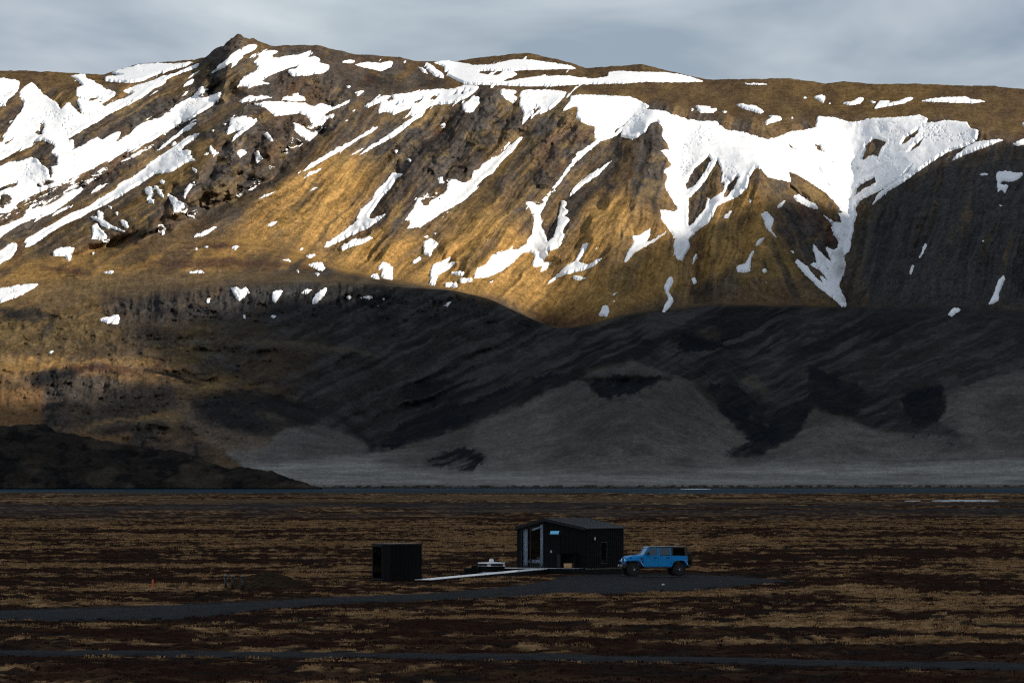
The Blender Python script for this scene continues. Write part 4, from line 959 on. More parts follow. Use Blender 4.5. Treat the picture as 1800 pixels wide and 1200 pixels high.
ins = np.zeros(CX.shape, bool); dd = np.full(CX.shape, 1e9); NX = np.zeros(CX.shape); NY = np.zeros(CX.shape)
for i in range(len(cpoly)):
    xa, ya, xb, yb = px_[i], py_[i], px_[(i + 1) % len(cpoly)], py_[(i + 1) % len(cpoly)]
    if ya != yb:
        ins ^= ((ya > CY) != (yb > CY)) & (CX < (xb - xa) * (CY - ya) / (yb - ya) + xa)
    dx, dy = xb - xa, yb - ya
    t = np.clip(((CX - xa) * dx + (CY - ya) * dy) / (dx * dx + dy * dy + 1e-9), 0, 1)
    qx, qy = xa + t * dx, ya + t * dy
    d = np.hypot(CX - qx, CY - qy); m = d < dd
    dd = np.where(m, d, dd); NX = np.where(m, qx, NX); NY = np.where(m, qy, NY)
sd = np.where(ins, dd, -dd) + (fbm(CX / 90, CY / 90, 301, 4) - 0.5) * 44
vals = np.clip(sd / 160, 0, 1)
cth = np.sqrt(vals) * (70 + 90 * fbm(CX / 140, CY / 140, 311, 5))
cin = sd > 0
ckeep = cin[:-1, :-1] | cin[:-1, 1:] | cin[1:, 1:] | cin[1:, :-1]
nr, nc = CX.shape
idx = np.arange(nr * nc).reshape(nr, nc)
q = np.stack([idx[:-1, :-1], idx[:-1, 1:], idx[1:, 1:], idx[1:, :-1]], -1).reshape(-1, 4)[ckeep.reshape(-1)]
topc = np.stack([CX, CY, CLOUD_Z + cth * 1.0 + 0.5], -1).reshape(-1, 3)
botc = np.stack([CX, CY, CLOUD_Z - cth * 0.25 - 0.5], -1).reshape(-1, 3)
used = np.unique(q); rm = np.full(nr * nc, -1); rm[used] = np.arange(len(used)); q = rm[q]
cov = np.concatenate([topc[used], botc[used]]); nq = len(used)
# side faces where a kept cell has no neighbour
cnt = {}
for f in q:
    for a, b2 in ((f[0], f[1]), (f[1], f[2]), (f[2], f[3]), (f[3], f[0])):
        k = (a, b2) if a < b2 else (b2, a)
        cnt.setdefault(k, []).append((a, b2))
sides = [(a, b2, b2 + nq, a + nq)[::-1] for k, l in cnt.items() if len(l) == 1 for a, b2 in l]
fc = [tuple(int(i) for i in f) for f in q] + [tuple(int(i) + nq for i in f[::-1]) for f in q] + [tuple(int(i) for i in s) for s in sides]
cme = bpy.data.meshes.new('cloud'); cme.from_pydata([tuple(c) for c in cov], [], fc); cme.update()
m_cloud, nt, bs = new_mat('cloud')
bs.inputs['Base Color'].default_value = (0.8, 0.82, 0.85, 1); bs.inputs['Roughness'].default_value = 1.0; bs.inputs['Specular IOR Level'].default_value = 0
tr = nt.nodes.new('ShaderNodeBsdfTranslucent'); tr.inputs['Color'].default_value = (0.16, 0.20, 0.25, 1)
mixs = nt.nodes.new('ShaderNodeMixShader'); mixs.inputs['Fac'].default_value = 0.4
out = nt.nodes['Material Output']
nt.links.new(bs.outputs[0], mixs.inputs[1]); nt.links.new(tr.outputs[0], mixs.inputs[2]); nt.links.new(mixs.outputs[0], out.inputs['Surface'])
cloud = link_mesh('cloud', cme, m_cloud)
tag(cloud, kind='structure')

# ================================================================== THE PLAIN
# gravel areas in photo pixels: upper edge and lower edge over u
def curve(pts, u):
    return np.interp(u, [p[0] for p in pts], [p[1] for p in pts])
ROAD_UP = [(-400, 1136), (0, 1140), (300, 1141), (600, 1144), (900, 1147), (1200, 1152), (1500, 1157), (1800, 1161), (2200, 1166)]
ROAD_LO = [(-400, 1149), (0, 1152), (300, 1154), (600, 1157), (900, 1160), (1200, 1164), (1500, 1171), (1800, 1178), (2200, 1184)]
TRK_UP = [(-400, 1080), (0, 1072), (150, 1066), (300, 1060), (450, 1053), (600, 1046), (750, 1039), (880, 1030), (960, 1018), (1000, 1009), (1100, 1006), (1220, 1006), (1290, 1009), (1360, 1016), (1400, 1021)]
TRK_LO = [(-400, 1098), (0, 1092), (150, 1091), (300, 1088), (450, 1071), (600, 1058), (750, 1052), (880, 1046), (960, 1042), (1000, 1040), (1100, 1040), (1220, 1034), (1290, 1028), (1360, 1023), (1400, 1022)]
def plain_fields(X, Y):
    """Base height, gravel amount and tan-grass amount of the plain at (X, Y)."""
    U = 900 + X / Y * FPX
    V = v_of(Y, 0.0)
    w = (fbm(X / 2.2, Y / 5.0, 401, 3) - 0.5)
    Vw = V + w * 5
    g1 = np.minimum(sstep(-2, 1.5, Vw - curve(ROAD_UP, U)), sstep(-2, 1.5, curve(ROAD_LO, U) - Vw))
    g2 = np.minimum(sstep(-1.5, 1.5, Vw - curve(TRK_UP, U)), sstep(-1.5, 1.5, curve(TRK_LO, U) - Vw)) * (U < 1400)
    track = np.maximum(g1, g2)
    und = (fbm(X / 34, Y / 60, 411, 3) - 0.5) * 0.34 * sstep(150, 200, Y)
    site = np.exp(-((X - 1.5) / 9.0) ** 4 - ((Y - 358) / 24.0) ** 4)      # levelled round the cabin
    und = und * (1 - site)
    far = sstep(900, 1300, Y)
    humm = ridged(X / 1.9, Y / 2.6, 421, 3, 0.55) - 0.55
    humm2 = fbm(X / 0.7, Y / 0.9, 431, 3) - 0.5
    near_road = np.maximum(sstep(-6, 0, Vw - curve(ROAD_UP, U)) * sstep(-26, -6, curve(ROAD_LO, U) - Vw), sstep(-6, 0, Vw - curve(TRK_UP, U)) * sstep(-20, -4, curve(TRK_LO, U) - Vw) * (U < 1420))
    amp = (1 - 0.85 * near_road) * (0.26 + 0.22 * sstep(0.45, 0.7, fbm(X / 14, Y / 22, 441, 3))) * (1 - track) * (1 - 0.75 * site) * (1 + 0.6 * far)
    z = und + humm * amp + humm2 * 0.13 * (1 - track) * (1 - 0.8 * near_road) * (1 - 0.5 * site)
    z = z - 0.05 * track
    # river bed and its bank
    bank = (fbm(X / 60, Y * 0 + 2.2, 451, 4) - 0.5)
    edge = 1555 + bank * 260 + 25 * np.sin(X / 140.0)
    z = z + 0.30 * np.exp(-((Y - edge + 25) / 26.0) ** 2) * (0.5 + fbm(X / 24, Y / 40, 455, 3)) - 2.6 * sstep(-10, 40, Y - edge)
    # pools in the shallow channel on the right
    pool = np.exp(-(((U - 1672) / 110.0) ** 4)) * np.exp(-((Y - 1215) / 26.0) ** 4) + 0.0
    z = z * (1 - 0.8 * np.clip(pool, 0, 1)) - 0.5 * np.clip(pool, 0, 1)
    # cover
    t1 = fbm(X / 11.0, Y / 9.0, 461, 5, 0.6)
    t2 = fbm_s(X / 3.4, Y / 3.2, 471, 4, 0.6)
    t3 = fbm_s(X / 0.9, Y / 1.6, 475, 3, 0.6)
    t0 = fbm(X / 60, Y / 70, 481, 3)
    tanv = t1 * 0.48 + t2 * 0.30 + t3 * 0.22 + (t0 - 0.5) * 0.20 + humm * 0.16
    line = np.abs(Vw - curve([(-400, 1082), (560, 1080), (900, 1084), (1200, 1094), (1500, 1100), (1800, 1108), (2200, 1116)], U)) / (3.2 + 0.4 * np.sin(U / 90))
    tanv = tanv + 0.36 * np.exp(-line ** 2) * sstep(520, 700, U)
    tanv = tanv + 0.10 * np.exp(-((V - 1062) / 5.0) ** 2) * (1 - sstep(250, 420, U)) + 0.10 * np.exp(-((Vw - 994) / 3.0) ** 2) * (1 - sstep(560, 760, U)) + 0.09 * np.exp(-((Vw - 925) / 4.0) ** 2) + 0.07 * np.exp(-((Vw - 1180) / 5.0) ** 2) + 0.07 * np.exp(-((Vw - 1128) / 4.0) ** 2) * sstep(300, 700, U) - 0.05
    tan = sstep(0.500, 0.590, tanv)
    farg = sstep(760, 900, Y + (t1 - 0.5) * 500) * (1 - sstep(1090, 1180, Y)) * sstep(0.40, 0.52, fbm(X / 26, Y / 60, 491, 4) + 0.06)
    gravel = np.maximum(track, farg * 0.9)
    return z, gravel, tan, track, t1, t2
RAT = 1.00255
nrow = int(math.log(2195 / 148.0) / math.log(RAT))
Drow = np.concatenate([30.0 * (148.0 / 30.0) ** (np.arange(70) / 70.0), 148.0 * RAT ** np.arange(nrow + 1)])
pu = np.concatenate([np.linspace(-9000, -1200, 14), np.linspace(-1000, -210, 60), np.linspace(-190, 1990, 500), np.linspace(2010, 2800, 60), np.linspace(3000, 10800, 14)])
PD, PU = np.meshgrid(Drow, pu, indexing='ij')
PX = (PU - 900) / FPX * PD
PZ, gr, tan, trk, q1, q2 = plain_fields(PX, PD)
PC = np.zeros(PX.shape + (3,)) + np.array((0.028, 0.0140, 0.0098))
PC = mixc(PC, (0.052, 0.029, 0.017), sstep(0.44, 0.58, q2))
PC = mixc(PC, (0.020, 0.016, 0.013), sstep(0.56, 0.70, fbm(PX / 3.1, PD / 4.2, 501, 3)))
PC = mixc(PC, (0.295, 0.178, 0.086), tan * (0.40 + 0.60 * sstep(0.40, 0.62, q2)))
PC = mixc(PC, (0.105, 0.070, 0.040), sstep(1090, 1180, PD) * (1 - sstep(1400, 1520, PD)) * sstep(0.40, 0.58, fbm(PX / 22, PD / 70, 521, 4)) * 0.8)
PC = mixc(PC, (0.032, 0.032, 0.034), gr * 0.8)
PC = mixc(PC, (0.050, 0.046, 0.040), sstep(1500, 1560, PD))
m_plain = attr_mat('plain_ground', 'cover', (1.1, 7.0), 0.08, lo=0.6, hi=1.4)
plain = grid_mesh('ground', PX, PD, PZ, m_plain, attrs={'cover': PC})
tag(plain, kind='structure')
# the land beyond the picture's edges, one sheet under everything
m_outer = simple_mat('outer_ground', (0.07, 0.048, 0.028), rough=0.95, noise=0.5, scale=0.05, spec=0.1)
bm = bmesh.new()
bx(bm, -9000, 9000, -6000, 12000, -6.0, -3.4)
outer = obj('terrain', bm, m_outer)
tag(outer, kind='structure')

# gravel road and track: their own sheets over the pressed-down turf
m_gravel = simple_mat('gravel', (0.0160, 0.0166, 0.0180), rough=0.9, noise=0.5, scale=1.3, bump=0.6, spec=0.02)
def gravel_sheet(name, up, lo, u0, u1):
    us = np.linspace(u0, u1, 640)
    n = 14
    X = np.zeros((n, len(us))); Y = X.copy(); Z = X.copy()
    for k in range(n):
        t = k / (n - 1)
        v = curve(lo, us) * (1 - t) + curve(up, us) * t + (fbm(us / 14.0, us * 0 + k, 510, 3, 0.6) - 0.5) * (11 if k in (0, n - 1) else 1.5)
        D = ground_D(v); x, y, z = P(us, v, D)
        zb, *_ = plain_fields(x, y)
        X[k], Y[k] = x, y
        Z[k] = (fbm(x / 34, y / 60, 411, 3) - 0.5) * 0.34 * sstep(150, 200, y) * (1 - np.exp(-((x - 1.5) / 9.0) ** 4 - ((y - 358) / 24.0) ** 4)) + 0.05 - 0.16 * (abs(2 * t - 1) ** 4) + 0.16 * (fbm(x / 1.2, y / 1.6, 515, 3) - 0.5)
    o = grid_mesh(name, X, Y, Z, m_gravel)
    tag(o, kind='structure')
    return o
gravel_sheet('gravel_road', ROAD_UP, ROAD_LO, -900, 2700)
gravel_sheet('gravel_track', TRK_UP, TRK_LO, -900, 1396)

# river and pools
def water_mat(name, rough, bump, color, spec=0.5):
    m, nt, b = new_mat(name)
    b.inputs['Base Color'].default_value = color + (1,)
    b.inputs['Roughness'].default_value = rough
    b.inputs['IOR'].default_value = 1.33
    b.inputs['Specular IOR Level'].default_value = spec
    tc = nt.nodes.new('ShaderNodeTexCoord'); n = nt.nodes.new('ShaderNodeTexNoise')
    n.inputs['Scale'].default_value = 0.5; n.inputs['Detail'].default_value = 5
    if spec < 0.1:      # river: mostly one flat diffuse colour
        df = nt.nodes.new('ShaderNodeBsdfDiffuse'); df.inputs['Color'].default_value = color + (1,)
        ms = nt.nodes.new('ShaderNodeMixShader'); ms.inputs[0].default_value = 0.22
        nt.links.new(df.outputs[0], ms.inputs[1]); nt.links.new(b.outputs[0], ms.inputs[2]); nt.links.new(ms.outputs[0], nt.nodes['Material Output'].inputs['Surface'])
    bp = nt.nodes.new('ShaderNodeBump'); bp.inputs['Strength'].default_value = bump; bp.inputs['Distance'].default_value = 0.25
    nt.links.new(tc.outputs['Object'], n.inputs['Vector']); nt.links.new(n.outputs['Fac'], bp.inputs['Height']); nt.links.new(bp.outputs['Normal'], b.inputs['Normal'])
    return m
bm = bmesh.new()
bx(bm, -1500, 1500, 1520, 2235, -3.0, -0.70)
river = obj('river', bm, water_mat('river_water', 0.12, 0.25, (0.012, 0.034, 0.054), 0.04))
tag(river, kind='structure')
m_glint_water = water_mat('glint_water', 0.45, 0.6, (0.45, 0.52, 0.60))  # pale base colour stands in for bright sky glinting on the water
def glint_sheet(us, D0, D1, z):
    bm = bmesh.new()
    n = 40
    fr = []; bk = []
    for k in range(n + 1):
        u = us[0] + (us[1] - us[0]) * k / n
        taper = math.sin(math.pi * k / n) ** 0.4
        dm = (D0 + D1) / 2 + 5 * math.sin(u / 37.0)
        h = (D1 - D0) / 2 * max(taper, 0.05)
        for lst, D in ((fr, dm - h), (bk, dm + h)):
            lst.append((bm.verts.new(((u - 900) / FPX * D, D, z)), bm.verts.new(((u - 900) / FPX * D, D, z - 0.3))))
    for k in range(n):
        bm.faces.new((fr[k][0], fr[k + 1][0], bk[k + 1][0], bk[k][0]))
        bm.faces.new((fr[k][0], fr[k][1], fr[k + 1][1], fr[k + 1][0])); bm.faces.new((bk[k][0], bk[k + 1][0], bk[k + 1][1], bk[k][1]))
    o = obj('glint_water', bm, m_glint_water); tag(o, kind='structure')
glint_sheet((1638, 1758), 1196, 1236, 0.06)
glint_sheet((1590, 1618), 1206, 1222, 0.06)
glint_sheet((1196, 1250), 2120, 2175, -0.66)  # pale sheet added as a painted glint on the river

# gravel bar and low scrub along the far bank
# grass: dry tufts, thousands of blades, one stuff object grown by geometry nodes
def tuft_mesh(name, n, h, spread, seed):
    r = random.Random(seed); vs = []; fs = []
    for i in range(n):
        a = r.uniform(0, 6.283); d = spread * math.sqrt(r.random()) * 0.5
        x, y = d * math.cos(a), d * math.sin(a)
        w = 0.012 + 0.014 * r.random(); t = r.uniform(0, 6.283); L_ = h * r.uniform(0.5, 1.0)
        lean = r.uniform(0.1, 0.7) * L_; la = a + r.uniform(-0.8, 0.8)
        dx, dy = w * math.cos(t), w * math.sin(t)
        mx, my = x + lean * 0.35 * math.cos(la), y + lean * 0.35 * math.sin(la)
        ex, ey = x + lean * math.cos(la), y + lean * math.sin(la)
        k = len(vs)
        vs += [(x - dx, y - dy, -0.03), (x + dx, y + dy, -0.03), (mx + dx * .8, my + dy * .8, L_ * 0.6), (mx - dx * .8, my - dy * .8, L_ * 0.6), (ex, ey, L_)]
        fs += [(k, k + 1, k + 2, k + 3), (k + 3, k + 2, k + 4)]
    me = bpy.data.meshes.new(name); me.from_pydata(vs, [], fs); me.update()
    return me
def blade_mat(name, color, var):
    m, nt, b = new_mat(name)
    b.inputs['Roughness'].default_value = 0.9; b.inputs['Specular IOR Level'].default_value = 0.1
    oi = nt.nodes.new('ShaderNodeObjectInfo'); r = nt.nodes.new('ShaderNodeValToRGB')
    r.color_ramp.elements[0].color = tuple(c * (1 - var) for c in color) + (1,)
    r.color_ramp.elements[1].color = tuple(c * (1 + var) for c in color) + (1,)
    nt.links.new(oi.outputs['Random'], r.inputs['Fac']); nt.links.new(r.outputs['Color'], b.inputs['Base Color'])
    return m
def scatter(name, pts, scl, tuft, mat, label):
    me = bpy.data.meshes.new(name)
    me.vertices.add(len(pts)); me.vertices.foreach_set('co', pts.astype(np.float32).ravel())
    a = me.attributes.new('size', 'FLOAT', 'POINT'); a.data.foreach_set('value', scl.astype(np.float32))
    a = me.attributes.new('turn', 'FLOAT', 'POINT'); a.data.foreach_set('value', (rng.random(len(pts)) * 6.283).astype(np.float32))
    o = link_mesh(name, me)
    tuft.materials.append(mat)
    src = bpy.data.objects.new(name + '_tuft', tuft)
    ng = bpy.data.node_groups.new(name, 'GeometryNodeTree')
    ng.interface.new_socket('Geometry', in_out='INPUT', socket_type='NodeSocketGeometry')
    ng.interface.new_socket('Geometry', in_out='OUTPUT', socket_type='NodeSocketGeometry')
    N = ng.nodes.new
    gi, go = N('NodeGroupInput'), N('NodeGroupOutput')
    ip = N('GeometryNodeInstanceOnPoints'); inf = N('GeometryNodeObjectInfo'); inf.inputs['Object'].default_value = src
    s = N('GeometryNodeInputNamedAttribute'); s.data_type = 'FLOAT'; s.inputs['Name'].default_value = 'size'
    t = N('GeometryNodeInputNamedAttribute'); t.data_type = 'FLOAT'; t.inputs['Name'].default_value = 'turn'
    cx = N('ShaderNodeCombineXYZ')
    lk = ng.links.new
    lk(gi.outputs[0], ip.inputs['Points']); lk(inf.outputs['Geometry'], ip.inputs['Instance'])
    lk(s.outputs[0], ip.inputs['Scale']); lk(t.outputs[0], cx.inputs['Z']); lk(cx.outputs[0], ip.inputs['Rotation'])
    lk(ip.outputs[0], go.inputs[0])
    md = o.modifiers.new('tufts', 'NODES'); md.node_group = ng
    tag(o, label, 'grass', kind='stuff')
    return o
def tuft_points(n, want_tan):
    D = np.sqrt(rng.random(n) * (760.0 ** 2 - 165.0 ** 2) + 165.0 ** 2)
    U = rng.random(n) * 2500 - 350
    X = (U - 900) / FPX * D
    z, g, tn, tk, a1, a2 = plain_fields(X, D)
    pr = np.clip(tn * 1.3 - 0.3, 0, 1) if want_tan else (1 - tn) * 0.8
    pr = pr * (1 - np.clip(tk * 1.4, 0, 1)) * (1 - 0.85 * np.clip(g - tk, 0, 1))
    # keep clear of the buildings, deck and car
    clear = np.ones(n)
    for (cx_, cy_, rx_, ry_) in KEEP_CLEAR:
        clear *= (np.hypot((X - cx_) / rx_, (D - cy_) / ry_) > 1)
    k = rng.random(n) < pr * clear
    return np.stack([X[k], D[k], z[k]], -1), 0.6 + 0.8 * rng.random(int(k.sum()))

# ================================================================== THINGS ON THE PLAIN
KEEP_CLEAR = [(2.6, 368, 5.6, 5.2), (-6.6, 344.6, 1.9, 2.2), (-1.6, 363.2, 1.9, 1.8), (9.0, 358, 3.3, 2.2)]
m_black = simple_mat('black_stained_timber', (0.0060, 0.0062, 0.0068), rough=0.8, noise=0.5, scale=3.0, stretch=(9, 9, 0.6), bump=0.3, spec=0.12)
m_roof = simple_mat('dark_metal_roof', (0.020, 0.023, 0.028), rough=0.6, metal=0.1, noise=0.2, scale=1.5)
m_trim = simple_mat('black_metal_trim', (0.010, 0.011, 0.013), rough=0.45, metal=0.5, noise=0.2)
m_inner = simple_mat('interior_lining', (0.10, 0.085, 0.07), rough=0.8, noise=0.2)
m_floor = simple_mat('interior_floor', (0.12, 0.10, 0.085), rough=0.6, noise=0.3, stretch=(1, 8, 1))
m_cloth = simple_mat('white_curtain_cloth', (0.75, 0.78, 0.82), rough=0.9, noise=0.1)
m_linen = simple_mat('bed_linen', (0.60, 0.63, 0.66), rough=0.9, noise=0.12)
m_plank = simple_mat('weathered_grey_plank', (0.84, 0.86, 0.88), rough=0.18, noise=0.18, scale=4.0, stretch=(1, 6, 1), spec=0.6)
m_tan = simple_mat('pale_wood', (0.50, 0.30, 0.13), rough=0.7, noise=0.25, scale=8, stretch=(1, 1, 6))
m_white = simple_mat('white_plastic', (0.78, 0.79, 0.80), rough=0.4, noise=0.06)
m_steel = simple_mat('brushed_steel', (0.6, 0.6, 0.6), rough=0.3, metal=0.9, noise=0.1)
def glass_mat(name, tint=(0.85, 0.9, 0.95), refl=(0.55, 0.72, 0.9), base=0.10):
    m, nt, b = new_mat(name)
    nt.nodes.remove(b)
    out = nt.nodes['Material Output']
    t = nt.nodes.new('ShaderNodeBsdfTransparent'); t.inputs['Color'].default_value = tint + (1,)
    g = nt.nodes.new('ShaderNodeBsdfGlossy'); g.inputs['Roughness'].default_value = 0.03; g.inputs['Color'].default_value = refl + (1,)
    lw = nt.nodes.new('ShaderNodeFresnel'); lw.inputs['IOR'].default_value = 1.5
    ad = nt.nodes.new('ShaderNodeMath'); ad.operation = 'ADD'; ad.inputs[1].default_value = base; ad.use_clamp = True
    mx = nt.nodes.new('ShaderNodeMixShader')
    nz_ = nt.nodes.new('ShaderNodeTexNoise'); nz_.inputs['Scale'].default_value = 1.3
    bp = nt.nodes.new('ShaderNodeBump'); bp.inputs['Strength'].default_value = 0.02
    nt.links.new(nz_.outputs['Fac'], bp.inputs['Height']); nt.links.new(bp.outputs['Normal'], g.inputs['Normal'])
    nt.links.new(lw.outputs[0], ad.inputs[0]); nt.links.new(ad.outputs[0], mx.inputs[0])
    nt.links.new(t.outputs[0], mx.inputs[1]); nt.links.new(g.outputs[0], mx.inputs[2]); nt.links.new(mx.outputs[0], out.inputs['Surface'])
    return m
m_glass = glass_mat('window_glass', (0.9, 0.93, 0.96), (0.7, 0.8, 0.9), 0.02)
m_blue_sky_glass = glass_mat('blue_sky_glass', (0.10, 0.25, 0.38), (0.16, 0.52, 0.80), 0.65)  # blue tint stands in for the sky reflected in the pane
m_carglass = glass_mat('car_glass', (0.26, 0.28, 0.30), (0.7, 0.8, 0.9), 0.05)

# ------------------------------------------------------------------ cabin
NC = G(1029, 1008)
CA = R(27)
W_, L_, AP, EV, RG, FL = 4.93, 5.57, 2.88, 2.96, 3.51, 0.36
def rz(x):
    return RG - (RG - EV) * ((x + AP) / AP if x > -AP else (-AP - x) / (W_ - AP))
cabin = empty('cabin', (NC.x, NC.y, 0.0), -CA)
tag(cabin, 'black timber cabin with low gable roof, tall glazed front and blue vent window', 'cabin')
def boards_front(bm, x0, x1, z0, zt=None, step=0.145):
    n = max(1, round((x1 - x0) / step)); w = (x1 - x0) / n
    for i in range(n):
        a = x0 + i * w + 0.006; b_ = x0 + (i + 1) * w - 0.006
        d = 0.035 if i % 2 else 0.022
        if zt is None:
            p = [(a, z0), (b_, z0), (b_, rz(b_) - 0.10), (a, rz(a) - 0.10)]
        else:
            p = [(a, z0), (b_, z0), (b_, zt), (a, zt)]
        prism(bm, p, -d, 0.02)
for a in ((-1.78, 0.0, FL), (-2.54, -1.78, 2.80), (-2.98, -2.54, FL), (-W_, -4.64, FL)):
    bm = bmesh.new(); boards_front(bm, *a); obj('front_cladding', bm, m_black, cabin)
bm = bmesh.new()
n = 38
for i in range(n):
    a = L_ * i / n + 0.006; b_ = L_ * (i + 1) / n - 0.006; d = 0.035 if i % 2 else 0.022
    for z0, z1 in (((FL, 0.62), (2.02, EV - 0.08)) if 2.16 < (a + b_) / 2 < 3.06 else ((FL, EV - 0.08),)):
        bx(bm, -0.02, d, a, b_, z0, z1)
obj('side_cladding', bm, m_black, cabin)
bm = bmesh.new()     # back and far walls, solid
prism(bm, [(-W_, FL), (0, FL), (0, EV - .1), (-AP, RG - .1), (-W_, EV - .1)], L_ - 0.12, L_)
bx(bm, -W_ - 0.03, -W_ + 0.10, 0.03, L_ - 0.125, FL, EV - 0.1)
obj('rear_wall', bm, m_black, cabin)
bm = bmesh.new()     # lining behind the boards, with the openings left free
bx(bm, -1.76, -0.03, 0.03, 0.09, FL, 2.9); bx(bm, -2.96, -2.56, 0.03, 0.09, FL, 2.9); bx(bm, -0.10, -0.03, 0.1, 2.14, FL, 2.86); bx(bm, -0.10, -0.03, 3.08, L_ - 0.13, FL, 2.86)
bx(bm, -0.10, -0.03, 2.145, 3.075, FL, 0.6); bx(bm, -0.10, -0.03, 2.145, 3.075, 2.04, 2.86)
bx(bm, -W_ + 0.11, -0.11, 3.4, 3.5, FL, 2.9)
obj('lining', bm, m_inner, cabin)
obj('floor', box(-W_ + 0.11, -0.11, 0.1, L_ - 0.13, FL - 0.1, FL + 0.02), m_floor, cabin)
# roof: two pitched slabs with standing seams and a fascia
rf = bmesh.new()
ov = 0.04
prism(rf, [(-AP, RG - 0.06), (0 + ov, EV - 0.08), (0 + ov, EV + 0.02), (-AP, RG + 0.04)], -0.16, L_ + 0.14)
roof = obj('roof', rf, m_roof, cabin)
rf = bmesh.new()
prism(rf, [(-AP, RG - 0.062), (-W_ - ov, EV - 0.082), (-W_ - ov, EV + 0.018), (-AP, RG + 0.038)], -0.16, L_ + 0.14)
obj('roof', rf, m_roof, cabin)
sm = bmesh.new()
for i in range(13):
    y = -0.14 + i * (L_ + 0.26) / 12
    prism(sm, [(-AP, RG + 0.03), (ov - 0.01, EV + 0.01), (ov - 0.01, EV + 0.05), (-AP, RG + 0.07)], y - 0.012, y + 0.012)
obj('seams', sm, m_roof, roof)
fa = bmesh.new()
prism(fa, [(-AP, RG - 0.14), (ov + 0.02, EV - 0.16), (ov + 0.02, EV + 0.05), (-AP, RG + 0.07)], -0.21, -0.163)
prism(fa, [(-AP - 0.002, RG - 0.14), (-AP - 0.002, RG + 0.07), (-W_ - ov - 0.02, EV + 0.05), (-W_ - ov - 0.02, EV - 0.16)], -0.21, -0.163)
obj('fascia', fa, m_trim, cabin)
obj('gutter', box(ov + 0.003, ov + 0.09, -0.16, L_ + 0.14, EV - 0.10, EV + 0.0, 0.02), m_trim, cabin)
# tall glazing with its frame
gx0, gx1 = -4.64, -2.98
glz = bmesh.new()
for a, b_ in ((gx0 + 0.06, -3.98), (-3.90, gx1 - 0.06)):
    prism(glz, [(a, FL + 0.07), (b_, FL + 0.07), (b_, rz(b_) - 0.22), (a, rz(a) - 0.22)], -0.008, 0.008)
win = None
fm = bmesh.new()
bx(fm, gx0, gx0 + 0.06, -0.05, 0.06, FL, rz(gx0) - 0.2); bx(fm, gx1 - 0.06, gx1, -0.05, 0.06, FL, rz(gx1) - 0.2); bx(fm, -3.98, -3.90, -0.05, 0.06, FL, rz(-3.94) - 0.2)
bx(fm, gx0 + 0.061, gx1 - 0.061, -0.045, 0.055, FL, FL + 0.07)
prism(fm, [(gx0, rz(gx0) - 0.22), (gx1, rz(gx1) - 0.22), (gx1, rz(gx1) - 0.08), (gx0, rz(gx0) - 0.08)], -0.048, 0.058)
win = obj('glazed_front', fm, m_trim, cabin)
obj('pane', glz, m_glass, win)
def curtain(x0, x1, y, z0, z1f, parent, amp=0.035, k=55.0):
    bm = bmesh.new(); n = 36; prev = None
    for i in range(n + 1):
        x = x0 + (x1 - x0) * i / n; yy = y + amp * math.sin(k * x) + 0.012 * math.sin(17 * x)
        a = [bm.verts.new((x, yy, z0)), bm.verts.new((x, yy, z1f(x))), bm.verts.new((x, yy + 0.012, z1f(x))), bm.verts.new((x, yy + 0.012, z0))]
        if prev:
            for q_ in range(4): bm.faces.new((prev[q_], a[q_], a[(q_ + 1) % 4], prev[(q_ + 1) % 4]))
        else: bm.faces.new(a)
        prev = a
    bm.faces.new(prev[::-1])
    return obj('curtain', bm, m_cloth, parent, smooth=True)
curtain(-4.56, -4.24, 0.16, FL + 0.03, lambda x: rz(x) - 0.26, cabin)
curtain(-3.32, -3.05, 0.16, FL + 0.03, lambda x: rz(x) - 0.26, cabin)
bm = bmesh.new()
prism(bm, [(-3.95, 2.72), (-3.05, 3.02), (-3.05, 3.12), (-3.95, 2.86)], 0.14, 0.17)
obj('blind', bm, m_cloth, cabin)
bed = empty('bed', tuple(cabin.matrix_basis @ Vector((-3.75, 1.25, FL + 0.022))), -CA)
tag(bed, 'white made-up bed standing inside the cabin behind the tall glass', 'bed')
obj('bed_base', box(-0.75, 0.75, -0.9, 0.95, 0.0, 0.26, 0.02), m_inner, bed)
obj('mattress', box(-0.73, 0.73, -0.88, 0.93, 0.263, 0.50, 0.06), m_linen, bed, True)
for sx in (-0.37, 0.37):
    bm = box(-0.30, 0.30, -0.2, 0.2, -0.08, 0.08, 0.07); p = obj('pillow', bm, m_linen, bed, True); p.location = (sx, 0.68, 0.585); p.rotation_euler = (R(12), 0, 0)
# door with the vent window tilted open above it
dr = obj('door', box(-2.52, -1.80, -0.03, 0.03, FL + 0.01, 2.44), m_black, cabin)
for i in range(5):
    x = -2.50 + i * 0.14
    obj('board', box(x, x + 0.125, -0.042, -0.031, FL + 0.04, 2.40), m_black, dr)
h = bmesh.new(); bx(h, -2.46, -2.44, -0.10, -0.032, 1.40, 1.42); bx(h, -2.47, -2.33, -0.115, -0.098, 1.395, 1.425, 0.004); bx(h, -2.48, -2.42, -0.05, -0.043, 1.33, 1.50)
obj('handle', h, m_steel, dr)
vf = bmesh.new(); bx(vf, -2.54, -1.78, -0.04, 0.05, 2.445, 2.50); bx(vf, -2.54, -1.78, -0.04, 0.05, 2.745, 2.795); bx(vf, -2.54, -2.48, -0.04, 0.05, 2.503, 2.742); bx(vf, -1.84, -1.78, -0.04, 0.05, 2.503, 2.742)
vw = obj('vent_window', vf, m_trim, cabin)
pb = bmesh.new(); bx(pb, -0.31, 0.31, -0.006, 0.006, -0.24, 0.0)
pn = obj('pane', pb, m_blue_sky_glass, vw); pn.location = (-2.16, -0.045, 2.745); pn.rotation_euler = (R(-32), 0, 0)
